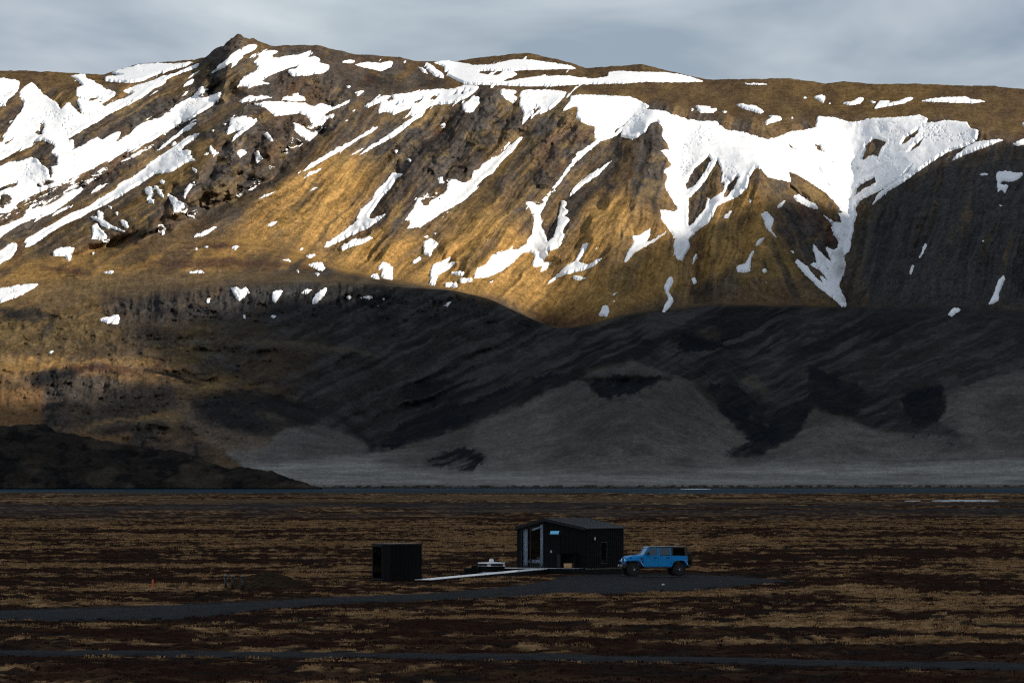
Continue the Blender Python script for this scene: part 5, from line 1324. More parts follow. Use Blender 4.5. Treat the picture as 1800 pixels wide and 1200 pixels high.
# side window and lamp
sw = bmesh.new(); bx(sw, -0.04, 0.05, 2.15, 2.20, 0.615, 2.025); bx(sw, -0.04, 0.05, 3.02, 3.07, 0.615, 2.025); bx(sw, -0.04, 0.05, 2.203, 3.017, 0.615, 0.66); bx(sw, -0.04, 0.05, 2.203, 3.017, 1.98, 2.025)
sw = obj('side_window', sw, m_trim, cabin)
obj('pane', box(-0.008, 0.008, 2.203, 3.017, 0.663, 1.977), m_glass, sw)
bm = bmesh.new(); n = 24; prev = None
for i in range(n + 1):
    y = 2.22 + 0.78 * i / n; xx = -0.09 + 0.02 * math.sin(50 * y)
    a = [bm.verts.new((xx, y, 0.68)), bm.verts.new((xx, y, 1.97)), bm.verts.new((xx - 0.01, y, 1.97)), bm.verts.new((xx - 0.01, y, 0.68))]
    if prev:
        for q_ in range(4): bm.faces.new((prev[q_], a[q_], a[(q_ + 1) % 4], prev[(q_ + 1) % 4]))
    prev = a
obj('blind', bm, simple_mat('grey_blind', (0.16, 0.17, 0.18), rough=0.9), sw, True)
lp = bmesh.new(); lathe(lp, [(0.05, 2.16), (0.06, 2.17), (0.06, 2.34), (0.05, 2.35)], 16, 'z', (0.12, 1.13, 0)); bx(lp, 0.036, 0.08, 1.10, 1.16, 2.22, 2.28)
obj('wall_lamp', lp, m_steel, cabin)
# skirt and platform
sk = bmesh.new(); bx(sk, -W_ - 0.1, 0.12, -0.12, L_ + 0.1, -0.25, FL - 0.105)
obj('skirt', sk, m_black, cabin)

# ------------------------------------------------------------------ storage niche with crate in front of the cabin wall
def local(x, y, z=0.0):
    return tuple(cabin.matrix_basis @ Vector((x, y, z)))
deck = empty('front_deck', local(-3.2, -1.0), -CA)
tag(deck, 'low grey plank deck in front of the cabin glass', 'deck')
nrows = 13
pl_me = None
for i in range(nrows):
    y = -0.95 + i * 0.148
    if pl_me is None:
        b0 = box(-3.3, 3.3, 0.0, 0.138, FL - 0.035, FL - 0.003, 0.004); p = obj('plank', b0, m_plank, deck); pl_me = p.data
    else:
        p = link_mesh('plank', pl_me, None, deck)
    p.location = (0, y, 0.001 * ((i * 7) % 3))
fr = bmesh.new(); bx(fr, -3.32, 3.32, -0.975, -0.952, -0.2, FL + 0.0); bx(fr, -3.32, -3.302, -0.95, 0.98, -0.2, FL + 0.0); bx(fr, 3.302, 3.32, -0.95, 0.85, -0.2, FL)
obj('fascia', fr, m_black, deck)
for x in (-2.8, -0.9, 0.9, 2.8):
    obj('joist', box(x - 0.04, x + 0.04, -0.94, 0.97, -0.2, FL - 0.038), m_black, deck)
niche = empty('storage_box', local(-1.03, -0.06, FL), -CA)
tag(niche, 'open black wooden storage box standing against the cabin front', 'storage box')
nb_ = bmesh.new()
bx(nb_, -0.50, -0.46, -0.50, 0.0, 0.0, 0.96); bx(nb_, 0.46, 0.50, -0.50, 0.0, 0.0, 0.96); bx(nb_, -0.458, 0.458, -0.03, 0.0, 0.0, 0.96); bx(nb_, -0.458, 0.458, -0.50, -0.032, 0.0, 0.03)
obj('case', nb_, m_black, niche)
obj('lid', box(-0.53, 0.53, -0.54, 0.01, 0.963, 1.00, 0.006), m_black, niche)
cr = empty('wooden_crate', local(-1.03, -0.30, FL + 0.032), -CA)
tag(cr, 'pale tan wooden crate inside the open black storage box', 'crate')
for k in range(3):
    for nm, a in (('slat', (-0.28, 0.28, -0.19, -0.175, 0.02 + k * 0.09, 0.10 + k * 0.09)), ('slat', (-0.28, 0.28, 0.175, 0.19, 0.02 + k * 0.09, 0.10 + k * 0.09)), ('slat', (-0.28, -0.265, -0.173, 0.173, 0.02 + k * 0.09, 0.10 + k * 0.09)), ('slat', (0.265, 0.28, -0.173, 0.173, 0.02 + k * 0.09, 0.10 + k * 0.09))):
        obj(nm, box(*a), m_tan, cr)
obj('base', box(-0.262, 0.262, -0.172, 0.172, 0.0, 0.018), m_tan, cr)
cab2 = empty('low_cabinet', local(-1.68, -0.06, FL), -CA)
tag(cab2, 'narrow black low cabinet between the cabin door and the open storage box', 'cabinet')
obj('case', box(-0.14, 0.14, -0.45, 0.0, 0.0, 0.92, 0.008), m_black, cab2)
obj('front_panel', box(-0.12, 0.12, -0.462, -0.452, 0.05, 0.88), m_trim, cab2)
obj('lid', box(-0.15, 0.15, -0.47, 0.0, 0.923, 0.95, 0.005), m_trim, cab2)

# ------------------------------------------------------------------ sauna hut
NS = G(687, 1021)
SA = R(50)
hut = empty('sauna_hut', (NS.x, NS.y, 0.0), -SA)
tag(hut, 'small flat-roofed black hut with a corner window at the end of the boardwalk', 'hut')
WL, WR, HH = 1.78, 2.38, 2.20
bm = bmesh.new()
for i in range(16):      # right side boards
    a = WR * i / 16 + 0.005; b_ = WR * (i + 1) / 16 - 0.005; d = 0.03 if i % 2 else 0.018
    bx(bm, -0.03, d, a, b_, 0.02, HH - 0.05)
for i in range(5):       # boards beside the glass
    a = -0.78 + 0.78 * i / 5 + 0.005; b_ = -0.78 + 0.78 * (i + 1) / 5 - 0.005; d = 0.03 if i % 2 else 0.018
    bx(bm, a, b_, -d, 0.03, 0.02, HH - 0.05)
obj('cladding', bm, m_black, hut)
bm = bmesh.new(); bx(bm, -WL, 0, WR - 0.08, WR, 0, HH - 0.05); bx(bm, -WL, -WL + 0.07, 0.5, WR - 0.085, 0, HH - 0.05); bx(bm, -WL, -0.03, 0.03, WR - 0.085, -0.15, 0.08)
obj('rear_wall', bm, m_black, hut)
obj('roof', box(-WL - 0.05, 0.06, -0.06, WR + 0.05, HH - 0.045, HH + 0.05, 0.01), m_trim, hut)
wf = bmesh.new(); bx(wf, -WL, -WL + 0.06, -0.03, 0.05, 0.085, HH - 0.05); bx(wf, -0.84, -0.785, -0.03, 0.05, 0.085, HH - 0.05); bx(wf, -WL + 0.061, -0.841, -0.03, 0.05, 0.085, 0.15); bx(wf, -WL + 0.061, -0.841, -0.03, 0.05, HH - 0.12, HH - 0.05)
wf = obj('window', wf, m_trim, hut)
obj('pane', box(-WL + 0.062, -0.842, -0.006, 0.006, 0.152, HH - 0.122), m_glass, wf)
obj('pane', box(-WL + 0.01, -WL + 0.02, 0.055, 0.495, 0.09, HH - 0.055), m_glass, wf)
bn = bmesh.new(); bx(bn, -WL + 0.1, -0.1, 1.5, WR - 0.09, 0.9, 0.95); bx(bn, -WL + 0.1, -0.1, 1.0, 1.49, 0.45, 0.5)
obj('bench', bn, m_inner, hut)

# ------------------------------------------------------------------ boardwalk
A_ = G(744, 1018, 0.10); B_ = Vector(local(-2.3, -1.98, FL - 0.02))
dv = B_ - A_; run = math.hypot(dv.x, dv.y)
bw = empty('boardwalk', tuple(A_), math.atan2(dv.y, dv.x))
tag(bw, 'long pale plank boardwalk ramp leading from the black hut to the cabin deck', 'boardwalk')
slope = math.atan2(dv.z, run)
npl = int(run / 0.155)
me0 = None
for i in range(npl):
    s = i * 0.155
    if me0 is None:
        p = obj('plank', box(0, 0.146, -0.55, 0.55, -0.03, 0.0, 0.004), m_plank, bw); me0 = p.data
    else:
        p = link_mesh('plank', me0, None, bw)
    p.location = (s, 0.004 * math.sin(i * 2.7), s * math.tan(slope) + 0.0015 * math.sin(i * 1.9)); p.rotation_euler = (0, -slope, 0.004 * math.sin(i * 3.1))
for y in (-0.57, 0.53):
    bmx = bmesh.new()
    v8 = [bmx.verts.new(c) for c in ((0, y, -0.31), (run, y, dv.z - 0.31), (run, y + 0.04, dv.z - 0.31), (0, y + 0.04, -0.31), (0, y, -0.032), (run, y, dv.z - 0.032), (run, y + 0.04, dv.z - 0.032), (0, y + 0.04, -0.032))]
    for q_ in ((0, 3, 2, 1), (4, 5, 6, 7), (0, 1, 5, 4), (1, 2, 6, 5), (2, 3, 7, 6), (3, 0, 4, 7)): bmx.faces.new([v8[i] for i in q_])
    obj('stringer', bmx, m_black, bw)

# ------------------------------------------------------------------ hot tub with steps
HT = Vector(((864 - 900) / FPX * 363.5, 363.5, 0.0))
tub = empty('hot_tub', tuple(HT), 0)
tag(tub, 'round black hot tub with pale flat cover beside the boardwalk', 'hot tub')
bm = bmesh.new()
for k in range(40):
    a0 = 2 * math.pi * k / 40; a1 = 2 * math.pi * (k + 0.94) / 40; am = (a0 + a1) / 2
    c = [(0.80 * math.cos(t), 0.80 * math.sin(t)) for t in (a0, a1)] + [(0.845 * math.cos(t), 0.845 * math.sin(t)) for t in (a1, a0)]
    lo_ = [bm.verts.new((x, y, -0.1)) for x, y in c]; hi_ = [bm.verts.new((x, y, 0.70)) for x, y in c]
    bm.faces.new(lo_[::-1]); bm.faces.new(hi_)
    for i in range(4): bm.faces.new((lo_[i], lo_[(i + 1) % 4], hi_[(i + 1) % 4], hi_[i]))
obj('staves', bm, m_black, tub)
for z in (0.15, 0.55):
    bm = bmesh.new(); lathe(bm, [(0.848, z), (0.856, z), (0.856, z + 0.03), (0.848, z + 0.03)], 40); obj('hoop', bm, m_steel, tub, True)
bm = bmesh.new(); lathe(bm, [(0.79, 0.0), (0.79, 0.66)], 32); obj('liner', bm, m_trim, tub)
bm = bmesh.new(); lathe(bm, [(0.86, 0.702), (0.88, 0.715), (0.88, 0.755), (0.84, 0.775), (0.3, 0.795)], 40); cv_ = obj('cover', bm, m_white, tub, True)
for a in (-1.75, -0.45, 2.4):  # small white blocks round the tub, below the cover
    bm = box(-0.11, 0.11, -0.03, 0.03, -0.09, 0.05, 0.012); c = obj('white_block', bm, m_white, tub); c.location = (0.885 * math.cos(a), 0.885 * math.sin(a), 0.62); c.rotation_euler = (0, 0, a + math.pi / 2)
sb_ = empty('water_canister', (HT.x + 0.0, HT.y - 0.1, 0.796), 0.3)
tag(sb_, 'small white canister standing on the hot tub cover', 'canister')
bm = bmesh.new(); lathe(bm, [(0.15, 0), (0.16, 0.01), (0.15, 0.18), (0.10, 0.2)], 24); obj('body', bm, m_white, sb_, True)
bm = bmesh.new(); lathe(bm, [(0.07, 0.201), (0.07, 0.235)], 16); obj('lid', bm, m_white, sb_, True)
st = empty('tub_steps', (HT.x - 1.22, HT.y - 0.1, 0), 0)
tag(st, 'black wooden step box against the left side of the hot tub', 'steps')
obj('upper_tread', box(-0.05, 0.34, -0.45, 0.45, 0.0, 0.60, 0.01), m_black, st)
obj('lower_tread', box(-0.50, -0.053, -0.45, 0.45, 0.0, 0.42, 0.01), m_black, st)

# ------------------------------------------------------------------ blue four-door off-road car
m_blue, nt, b_ = new_mat('blue_car_paint')
b_.inputs['Base Color'].default_value = (0.0, 0.24, 0.60, 1); b_.inputs['Roughness'].default_value = 0.5; b_.inputs['Specular IOR Level'].default_value = 0.25; b_.inputs['Coat Weight'].default_value = 0.15; b_.inputs['Coat Roughness'].default_value = 0.08
nz_ = nt.nodes.new('ShaderNodeTexNoise'); nz_.inputs['Scale'].default_value = 3.0; rp = nt.nodes.new('ShaderNodeValToRGB')
rp.color_ramp.elements[0].color = (0.0, 0.22, 0.54, 1); rp.color_ramp.elements[1].color = (0.0, 0.27, 0.66, 1)
nt.links.new(nz_.outputs['Fac'], rp.inputs['Fac']); nt.links.new(rp.outputs['Color'], b_.inputs['Base Color'])
m_tyre = simple_mat('tyre_rubber', (0.010, 0.010, 0.010), rough=0.85, noise=0.3)
m_rim = simple_mat('dark_alloy', (0.05, 0.05, 0.052), rough=0.4, metal=0.6, noise=0.15)
m_plastic = simple_mat('black_plastic', (0.012, 0.012, 0.013), rough=0.6, noise=0.2)
m_top = simple_mat('black_hardtop', (0.020, 0.020, 0.022), rough=0.28, noise=0.15)
m_lens = simple_mat('lamp_lens', (0.85, 0.87, 0.9), rough=0.1, noise=0.03)
m_red = simple_mat('tail_lens', (0.30, 0.02, 0.02), rough=0.2, noise=0.1)
CX_ = (1148 - 900) / FPX * 358.0
car = empty('off_road_car', (CX_ + 0.04, 358.0, 0.03), R(191)); car.scale = (0.97, 0.97, 0.97)
tag(car, 'bright blue four-door off-road car with black hardtop parked beside the cabin', 'car')
WB = 1.5; TR = 0.42
# tub with the rear arch cut into its profile
def arch(cx, r, z0, n=8, a0=0.0, a1=math.pi):
    return [(cx + r * math.cos(a0 + (a1 - a0) * i / n), z0 + r * math.sin(a0 + (a1 - a0) * i / n)) for i in range(n + 1)]
prof = [(0.86, 0.60), (0.86, 1.36), (-2.06, 1.30), (-2.09, 0.70), (-1.98, 0.66)] + arch(-WB, 0.50, 0.56, 8, math.pi, 0)[0:] + [(-0.95, 0.60)]
bm = bmesh.new(); prism(bm, prof, -0.76, 0.76)
body = obj('body', bm, m_blue, car)
# hood and nose
bm = bmesh.new()
sect = [(0.87, 0.73, 1.37, 0.98), (1.35, 0.70, 1.33, 0.98), (1.80, 0.64, 1.27, 0.98), (1.98, 0.60, 1.19, 0.86)]
rings = []
for x, hw, zt, zb in sect:
    rings.append([bm.verts.new((x, y, z)) for y, z in ((-hw, zb), (hw, zb), (hw, zt - 0.10), (hw - 0.09, zt), (0, zt + 0.03), (-hw + 0.09, zt), (-hw, zt - 0.10))])
for i in range(len(rings) - 1):
    for k in range(7): bm.faces.new((rings[i][k], rings[i][(k + 1) % 7], rings[i + 1][(k + 1) % 7], rings[i + 1][k]))
bm.faces.new(rings[0][::-1]); bm.faces.new(rings[-1])
hood = obj('hood', bm, m_blue, car)
obj('hood_scoop', box(1.15, 1.45, -0.2, 0.2, 1.365, 1.395, 0.012), m_plastic, hood)
for s in (-1, 1):
    obj('latch', box(1.62, 1.70, s * 0.655 - 0.02, s * 0.655 + 0.02, 1.12, 1.24, 0.005), m_plastic, hood)
gr_ = obj('grille', box(1.985, 2.02, -0.60, 0.60, 0.80, 1.16, 0.012), m_blue, car)
for k in range(7):
    y = -0.27 + k * 0.09
    obj('slot', box(2.018, 2.026, y - 0.026, y + 0.026, 0.86, 1.10, 0.0), m_plastic, gr_)
for s in (-1, 1):
    bm = bmesh.new(); lathe(bm, [(0.115, 0.0), (0.115, 0.02), (0.085, 0.04)], 20, 'x', (2.015, s * 0.45, 1.0)); obj('headlight', bm, m_lens, car, True)
    bm = bmesh.new(); lathe(bm, [(0.05, 0.0), (0.05, 0.03)], 14, 'x', (2.245, s * 0.40, 0.66)); obj('fog_light', bm, m_lens, car, True)
bm = bmesh.new(); prism(bm, [(2.02, 0.54), (2.24, 0.56), (2.24, 0.74), (2.02, 0.76)], -0.80, 0.80, 0.02); obj('front_bumper', bm, m_plastic, car)
bm = bmesh.new(); prism(bm, [(-2.10, 0.52), (-2.32, 0.54), (-2.32, 0.72), (-2.10, 0.74)], -0.78, 0.78, 0.02); obj('rear_bumper', bm, m_plastic, car)
# flared wings, blue with a bright lower lip
for s in (-1, 1):
    y0, y1 = (0.60, 0.93) if s > 0 else (-0.93, -0.60)
    bm = bmesh.new()
    f_top = [(2.10, 0.96), (1.98, 1.05), (1.20, 1.06), (1.05, 0.98), (0.86, 0.66), (0.92, 0.64), (1.10, 0.92), (1.23, 0.995), (1.95, 0.985), (2.08, 0.90)]
    prism(bm, f_top, y0, y1); wg = obj('front_wing', bm, m_blue, car)
    yo = 0.934 * s
    bm = bmesh.new(); prism(bm, [(1.05, 0.98), (0.86, 0.66), (0.885, 0.655), (1.075, 0.965)], min(yo, yo + 0.006 * s), max(yo, yo + 0.006 * s)); obj('trim', bm, m_steel, wg)
    y0, y1 = (0.74, 0.93) if s > 0 else (-0.93, -0.74)
    bm = bmesh.new()
    r_top = [(-0.92, 0.62), (-1.10, 0.98), (-1.22, 1.06), (-1.80, 1.06), (-1.92, 0.99), (-2.07, 0.72), (-2.02, 0.70), (-1.88, 0.93), (-1.78, 0.995), (-1.24, 0.995), (-1.15, 0.93), (-0.98, 0.61)]
    prism(bm, r_top, y0, y1); wg = obj('rear_wing', bm, m_blue, car)
    bm = bmesh.new(); prism(bm, [(-1.80, 1.06), (-1.92, 0.99), (-2.07, 0.72), (-2.05, 0.71), (-1.905, 0.975), (-1.80, 1.045)], min(yo, yo + 0.006 * s), max(yo, yo + 0.006 * s)); obj('trim', bm, m_steel, wg)
    bm = bmesh.new(); prism(bm, [(0.84, 0.50), (-0.92, 0.50), (-0.92, 0.60), (0.84, 0.60)], s * 0.84 - 0.06, s * 0.84 + 0.06, 0.02); obj('rock_rail', bm, m_plastic, car)
    obj('vent', box(0.90, 1.02, s * 0.725 - 0.012, s * 0.725 + 0.012, 1.08, 1.20), m_plastic, hood)
    # doors: proud panels with frame, glass and handle
    ys = 0.77 * s
    for nm, x0, x1, zt in (('front_door', 0.80, -0.12, 1.0), ('rear_door', -0.15, -0.98, 1.0)):
        bm = bmesh.new()
        pr = [(x0, 0.64), (x0, 1.345), (x1, 1.33), (x1, 0.64)] if nm == 'front_door' else [(x0, 0.64), (x0, 1.33), (x1, 1.315), (x1, 0.98), (x1 + 0.18, 0.64)]
        prism(bm, pr, ys - 0.012, ys + 0.012, 0.006)
        d = obj(nm, bm, m_blue, car)
        bm = bmesh.new(); xa, xb = min(x0, x1), max(x0, x1)
        ty = 0.70 * s        # top of the frame leans in
        def fr_(xA, zA, xB, zB, w=0.05):
            yA = s * (0.765 - 0.06 * (zA - 1.33) / 0.5); yB = s * (0.765 - 0.06 * (zB - 1.33) / 0.5)
            dx, dz = xB - xA, zB - zA; L2 = math.hypot(dx, dz); nx_, nz2 = -dz / L2 * w / 2, dx / L2 * w / 2
            vs = []
            for (x, z, y) in ((xA + nx_, zA + nz2, yA), (xB + nx_, zB + nz2, yB), (xB - nx_, zB - nz2, yB), (xA - nx_, zA - nz2, yA)):
                vs.append((bm.verts.new((x, y - 0.016, z)), bm.verts.new((x, y + 0.016, z))))
            bm.faces.new([v[0] for v in vs]); bm.faces.new([v[1] for v in vs][::-1])
            for i in range(4): bm.faces.new((vs[i][0], vs[i][1], vs[(i + 1) % 4][1], vs[(i + 1) % 4][0]))
        if nm == 'front_door':
            fr_(0.72, 1.34, 0.46, 1.80, 0.07); fr_(0.46, 1.80, -0.12, 1.82); fr_(-0.10, 1.33, -0.10, 1.82, 0.06)
            gl = [(0.66, 1.36), (0.44, 1.775), (-0.07, 1.79), (-0.07, 1.36)]
        else:
            fr_(-0.18, 1.33, -0.18, 1.82, 0.06); fr_(-0.16, 1.82, -0.98, 1.82); fr_(-0.96, 1.32, -0.96, 1.82, 0.06)
            gl = [(-0.21, 1.36), (-0.21, 1.79), (-0.93, 1.79), (-0.93, 1.36)]
        obj('window_frame', bm, m_blue, d)
        bm = bmesh.new(); vs0 = []
        for x, z in gl:
            y = s * (0.765 - 0.06 * (z - 1.33) / 0.5); vs0.append((bm.verts.new((x, y - 0.004, z)), bm.verts.new((x, y + 0.004, z))))
        bm.faces.new([v[0] for v in vs0]); bm.faces.new([v[1] for v in vs0][::-1])
        for i in range(4): bm.faces.new((vs0[i][0], vs0[i][1], vs0[(i + 1) % 4][1], vs0[(i + 1) % 4][0]))
        obj('window_glass', bm, m_carglass, d)
        hx = x1 + 0.10 if nm == 'front_door' else x1 + 0.14
        obj('handle', box(hx, hx + 0.20, ys + s * 0.03 - 0.016, ys + s * 0.03 + 0.016, 1.16, 1.21, 0.008), m_plastic, d)
    # mirror
    bm = bmesh.new(); bx(bm, 0.50, 0.64, s * 0.95 - 0.10, s * 0.95 + 0.10, 1.36, 1.55, 0.02); bx(bm, 0.54, 0.60, s * 0.81 - 0.05, s * 0.81 + 0.06, 1.40, 1.45); obj('mirror', bm, m_plastic, car)
    obj('tail_light', box(-2.115, -2.07, s * 0.68 - 0.07, s * 0.68 + 0.07, 1.00, 1.22, 0.01), m_red, car)
    # hardtop side with its dark window
    bm = bmesh.new(); prism(bm, [(-1.0, 1.31), (-1.0, 1.80), (-1.10, 1.80), (-1.10, 1.31)], s * 0.735 - 0.02, s * 0.735 + 0.02); prism(bm, [(-1.92, 1.305), (-1.86, 1.80), (-2.02, 1.80), (-2.08, 1.305)], s * 0.735 - 0.02, s * 0.735 + 0.02); obj('hardtop_side', bm, m_top, car)
    bm = bmesh.new(); prism(bm, [(-1.102, 1.32), (-1.102, 1.79), (-1.86, 1.79), (-1.92, 1.32)], s * 0.735 - 0.005, s * 0.735 + 0.005); obj('quarter_window', bm, m_carglass, car)
# windscreen, roof, tailgate window
bm = bmesh.new(); prism(bm, [(0.84, 1.365), (0.56, 1.83), (0.50, 1.83), (0.78, 1.365)], -0.74, -0.68); prism(bm, [(0.84, 1.365), (0.56, 1.83), (0.50, 1.83), (0.78, 1.365)], 0.68, 0.74); prism(bm, [(0.58, 1.80), (0.555, 1.85), (0.49, 1.85), (0.515, 1.80)], -0.678, 0.678); ws = obj('windscreen_frame', bm, m_blue, car)
bm = bmesh.new(); prism(bm, [(0.81, 1.37), (0.545, 1.80), (0.537, 1.80), (0.80, 1.37)], -0.676, 0.676); obj('windscreen', bm, m_carglass, ws)
bm = bmesh.new(); prism(bm, [(0.54, 1.845), (0.46, 1.895), (-0.9, 1.915), (-1.95, 1.895), (-2.03, 1.84), (-2.02, 1.805), (0.50, 1.825)], -0.73, 0.73, 0.015); obj('roof', bm, m_top, car)
bm = bmesh.new(); prism(bm, [(-2.085, 1.32), (-2.025, 1.79), (-2.015, 1.79), (-2.075, 1.32)], -0.71, 0.71); obj('rear_window', bm, m_carglass, car)
# cabin inside
bm = bmesh.new()
for x in (0.05, -0.85):
    for y in (-0.38, 0.38):
        bx(bm, x - 0.1, x + 0.4, y - 0.25, y + 0.25, 1.30, 1.36, 0.02); bx(bm, x - 0.18, x - 0.06, y - 0.24, y + 0.24, 1.362, 1.62, 0.03); bx(bm, x - 0.17, x - 0.09, y - 0.12, y + 0.12, 1.63, 1.76, 0.02)
obj('seats', bm, m_plastic, car)
bm = bmesh.new(); bx(bm, -2.02, 0.48, -0.70, 0.70, 1.775, 1.80); obj('headliner', bm, m_plastic, car)
bm = bmesh.new(); bx(bm, 1.25, 1.75, -0.45, 0.45, 0.45, 0.95); bx(bm, -2.0, 2.0, -0.40, -0.30, 0.48, 0.58); bx(bm, -2.0, 2.0, 0.30, 0.40, 0.48, 0.58); bx(bm, 1.44, 1.56, -0.7, 0.7, 0.36, 0.48); bx(bm, -1.56, -1.44, -0.7, 0.7, 0.36, 0.48); obj('chassis', bm, m_plastic, car)
# wheels
def wheel(x, y, zc, face):
    w = empty('wheel', (x, y, zc)); w.parent = car
    bm = bmesh.new(); lathe(bm, [(0.24, -0.13), (0.36, -0.14), (0.405, -0.115), (0.42, -0.07), (0.42, 0.07), (0.405, 0.115), (0.36, 0.14), (0.24, 0.13)], 32, 'y')
    for k in range(32):
        a = 2 * math.pi * k / 32
        for yy in (-0.08, 0.08):
            m0 = Matrix.Rotation(-a, 4, 'Y')
            vs = [bm.verts.new(m0 @ Vector(c)) for c in ((0.41, yy - 0.04, -0.022), (0.41, yy + 0.04, -0.022), (0.41, yy + 0.04, 0.022), (0.41, yy - 0.04, 0.022), (0.432, yy - 0.04, -0.018), (0.432, yy + 0.04, -0.018), (0.432, yy + 0.04, 0.018), (0.432, yy - 0.04, 0.018))]
            for q_ in ((4, 5, 6, 7), (0, 1, 5, 4), (1, 2, 6, 5), (2, 3, 7, 6), (3, 0, 4, 7)): bm.faces.new([vs[i] for i in q_])
    obj('tyre', bm, m_tyre, w)
    bm = bmesh.new(); lathe(bm, [(0.235, -0.12), (0.235, 0.12)], 28, 'y')
    obj('barrel', bm, m_plastic, w)
    bm = bmesh.new()
    for k in range(5):
        a = 2 * math.pi * k / 5; m0 = Matrix.Rotation(-a, 4, 'Y')
        vs = [bm.verts.new(m0 @ Vector(c)) for c in ((0.03, face * 0.123, -0.05), (0.225, face * 0.123, -0.035), (0.225, face * 0.123, 0.035), (0.03, face * 0.123, 0.05), (0.03, face * 0.15, -0.04), (0.225, face * 0.14, -0.028), (0.225, face * 0.14, 0.028), (0.03, face * 0.15, 0.04))]
        for q_ in ((0, 3, 2, 1), (4, 5, 6, 7), (0, 1, 5, 4), (1, 2, 6, 5), (2, 3, 7, 6), (3, 0, 4, 7)): bm.faces.new([vs[i] for i in q_])
    obj('rim', bm, m_rim, w)
    bm = bmesh.new(); lathe(bm, [(0.05, face * 0.151), (0.04, face * 0.165)], 14, 'y'); obj('hub_cap', bm, m_steel, w)
    return w
for x in (WB, -WB):
    for s in (-1, 1): wheel(x, s * 0.80, TR, s)
spw = wheel(-2.30, 0.05, 1.08, 1); spw.rotation_euler = (0, 0, R(90))
bm = bmesh.new(); bx(bm, -2.2, -2.09, -0.08, 0.18, 0.98, 1.18); obj('spare_carrier', bm, m_plastic, car)

# ------------------------------------------------------------------ earth mound, vent pipes, marker post, stones
def mound(name, u, v, rx, ry, h, label, seed):
    c = G(u, v)
    n = 26; ring = 9
    bm = bmesh.new(); tops = []
    prev = None
    for j in range(ring + 1):
        t = j / ring; cur = []
        for k in range(n):
            a = 2 * math.pi * k / n
            rr_ = (1 + 0.22 * (float(vnoise(np.array([math.cos(a) * 1.7 + seed]), np.array([math.sin(a) * 1.7]), 601)[0]) - 0.5)) * (1 - t)
            x, y = rx * rr_ * math.cos(a), ry * rr_ * math.sin(a)
            z = h * (1 - (1 - t) ** 1.7) + 0.16 * h * (float(fbm(np.array([x * 2.2 + seed]), np.array([y * 2.2]), 611, 3)[0]) - 0.5) * 2 * min(1, 3 * t) - 0.12 * (1 - t)
            cur.append(bm.verts.new((x, y, z)))
            if j == ring: break
        if prev:
            if len(cur) == 1:
                for k in range(n): bm.faces.new((prev[k], prev[(k + 1) % n], cur[0]))
            else:
                for k in range(n): bm.faces.new((prev[k], prev[(k + 1) % n], cur[(k + 1) % n], cur[k]))
        prev = cur
    o = obj(name, bm, m_earth, None, True); o.location = c
    tag(o, label, 'mound')
    return o
m_earth = simple_mat('turfed_earth', (0.030, 0.020, 0.013), rough=0.95, noise=0.8, scale=4.0, bump=1.0, spec=0.0)
mound('earth_mound', 470, 1030, 2.5, 7.0, 0.80, 'broad brown earth mound rising behind the three vent pipes', 3.0)
mound('soil_heap', 303, 1034, 0.75, 3.0, 0.22, 'small dark soil heap between the orange marker and the vent pipes', 9.0)
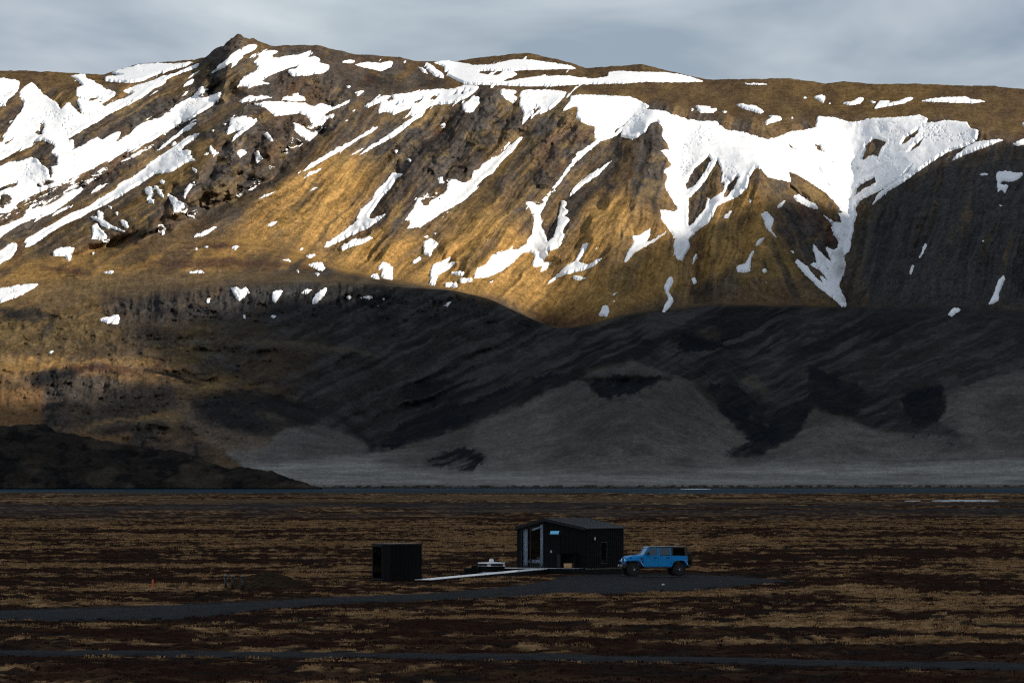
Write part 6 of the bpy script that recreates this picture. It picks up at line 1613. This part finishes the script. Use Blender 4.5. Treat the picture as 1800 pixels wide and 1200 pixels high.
def vent_pipe(u, vt, vb, label):
    c = G(u, 1030); s = FPX / c.y
    h = (1030 - vt) / s
    e = empty('vent_pipe', (c.x, c.y - 6, 0)); tag(e, label, 'pipe', 'black vent pipes by the earth mound')
    bm = bmesh.new(); lathe(bm, [(0.075, -0.1), (0.075, h - 0.16)], 18); obj('tube', bm, m_plastic, e, True)
    bm = bmesh.new(); lathe(bm, [(0.07, h - 0.158), (0.085, h - 0.13), (0.105, h - 0.12), (0.105, h - 0.04), (0.06, h)], 18); obj('cowl', bm, simple_mat('pipe_cowl', (0.10, 0.11, 0.12), rough=0.25, metal=0.6), e, True)
vent_pipe(406, 1006, 1024, 'leftmost and tallest of the three black vent pipes')
vent_pipe(418, 1007, 1021, 'middle one of the three black vent pipes by the mound')
vent_pipe(435, 1007, 1016, 'rightmost black vent pipe, half sunk in the earth mound')
mk = empty('marker_post', (G(268, 1033).x, G(268, 1033).y, 0.08), 0.2); mk.rotation_euler = (0, R(3), 0.2)
tag(mk, 'short orange marker post standing alone in the heath', 'marker post')
bm = box(-0.045, 0.045, -0.02, 0.02, -0.2, 0.40, 0.006); obj('post', bm, simple_mat('orange_paint', (0.80, 0.10, 0.02), rough=0.5, noise=0.15), mk)
obj('reflector', box(-0.03, 0.03, -0.0245, -0.0205, 0.22, 0.30), simple_mat('reflector', (0.75, 0.2, 0.08), rough=0.2), mk)
def stone(u, v, r, label, seed):
    c = G(u, v); bm = bmesh.new(); bmesh.ops.create_icosphere(bm, subdivisions=2, radius=r); rd = random.Random(seed)
    for w in bm.verts: w.co *= rd.uniform(0.8, 1.15); w.co.z *= 0.7
    o = obj('stone', bm, simple_mat('pale_stone', (0.55, 0.54, 0.52), rough=0.9, noise=0.2), None); o.location = (c.x, c.y, r * 0.35); tag(o, label, 'stone')
KEEP_CLEAR += [(G(268, 1033).x, G(268, 1033).y - 4, 0.5, 5.0), (G(420, 1030).x, G(420, 1030).y - 8, 1.2, 3.5)]
stone(1165.5, 1028, 0.09, 'small white stone on the gravel in front of the blue car', 1)

# ================================================================== GRASS (after the things it must keep clear of)
pts, scl = tuft_points(480000, True)
scatter('dry_grass', pts, scl, tuft_mesh('grass_tuft', 11, 0.085, 0.36, 3), blade_mat('dry_grass_blade', (0.265, 0.158, 0.075), 0.6), 'tan dry grass growing in bands across the plain')
pts, scl = tuft_points(160000, False)
scatter('heather', pts, scl, tuft_mesh('heather_tuft', 10, 0.075, 0.42, 5), blade_mat('heather_blade', (0.032, 0.0155, 0.0105), 0.5), 'dark brown heather covering the plain between the grass bands')
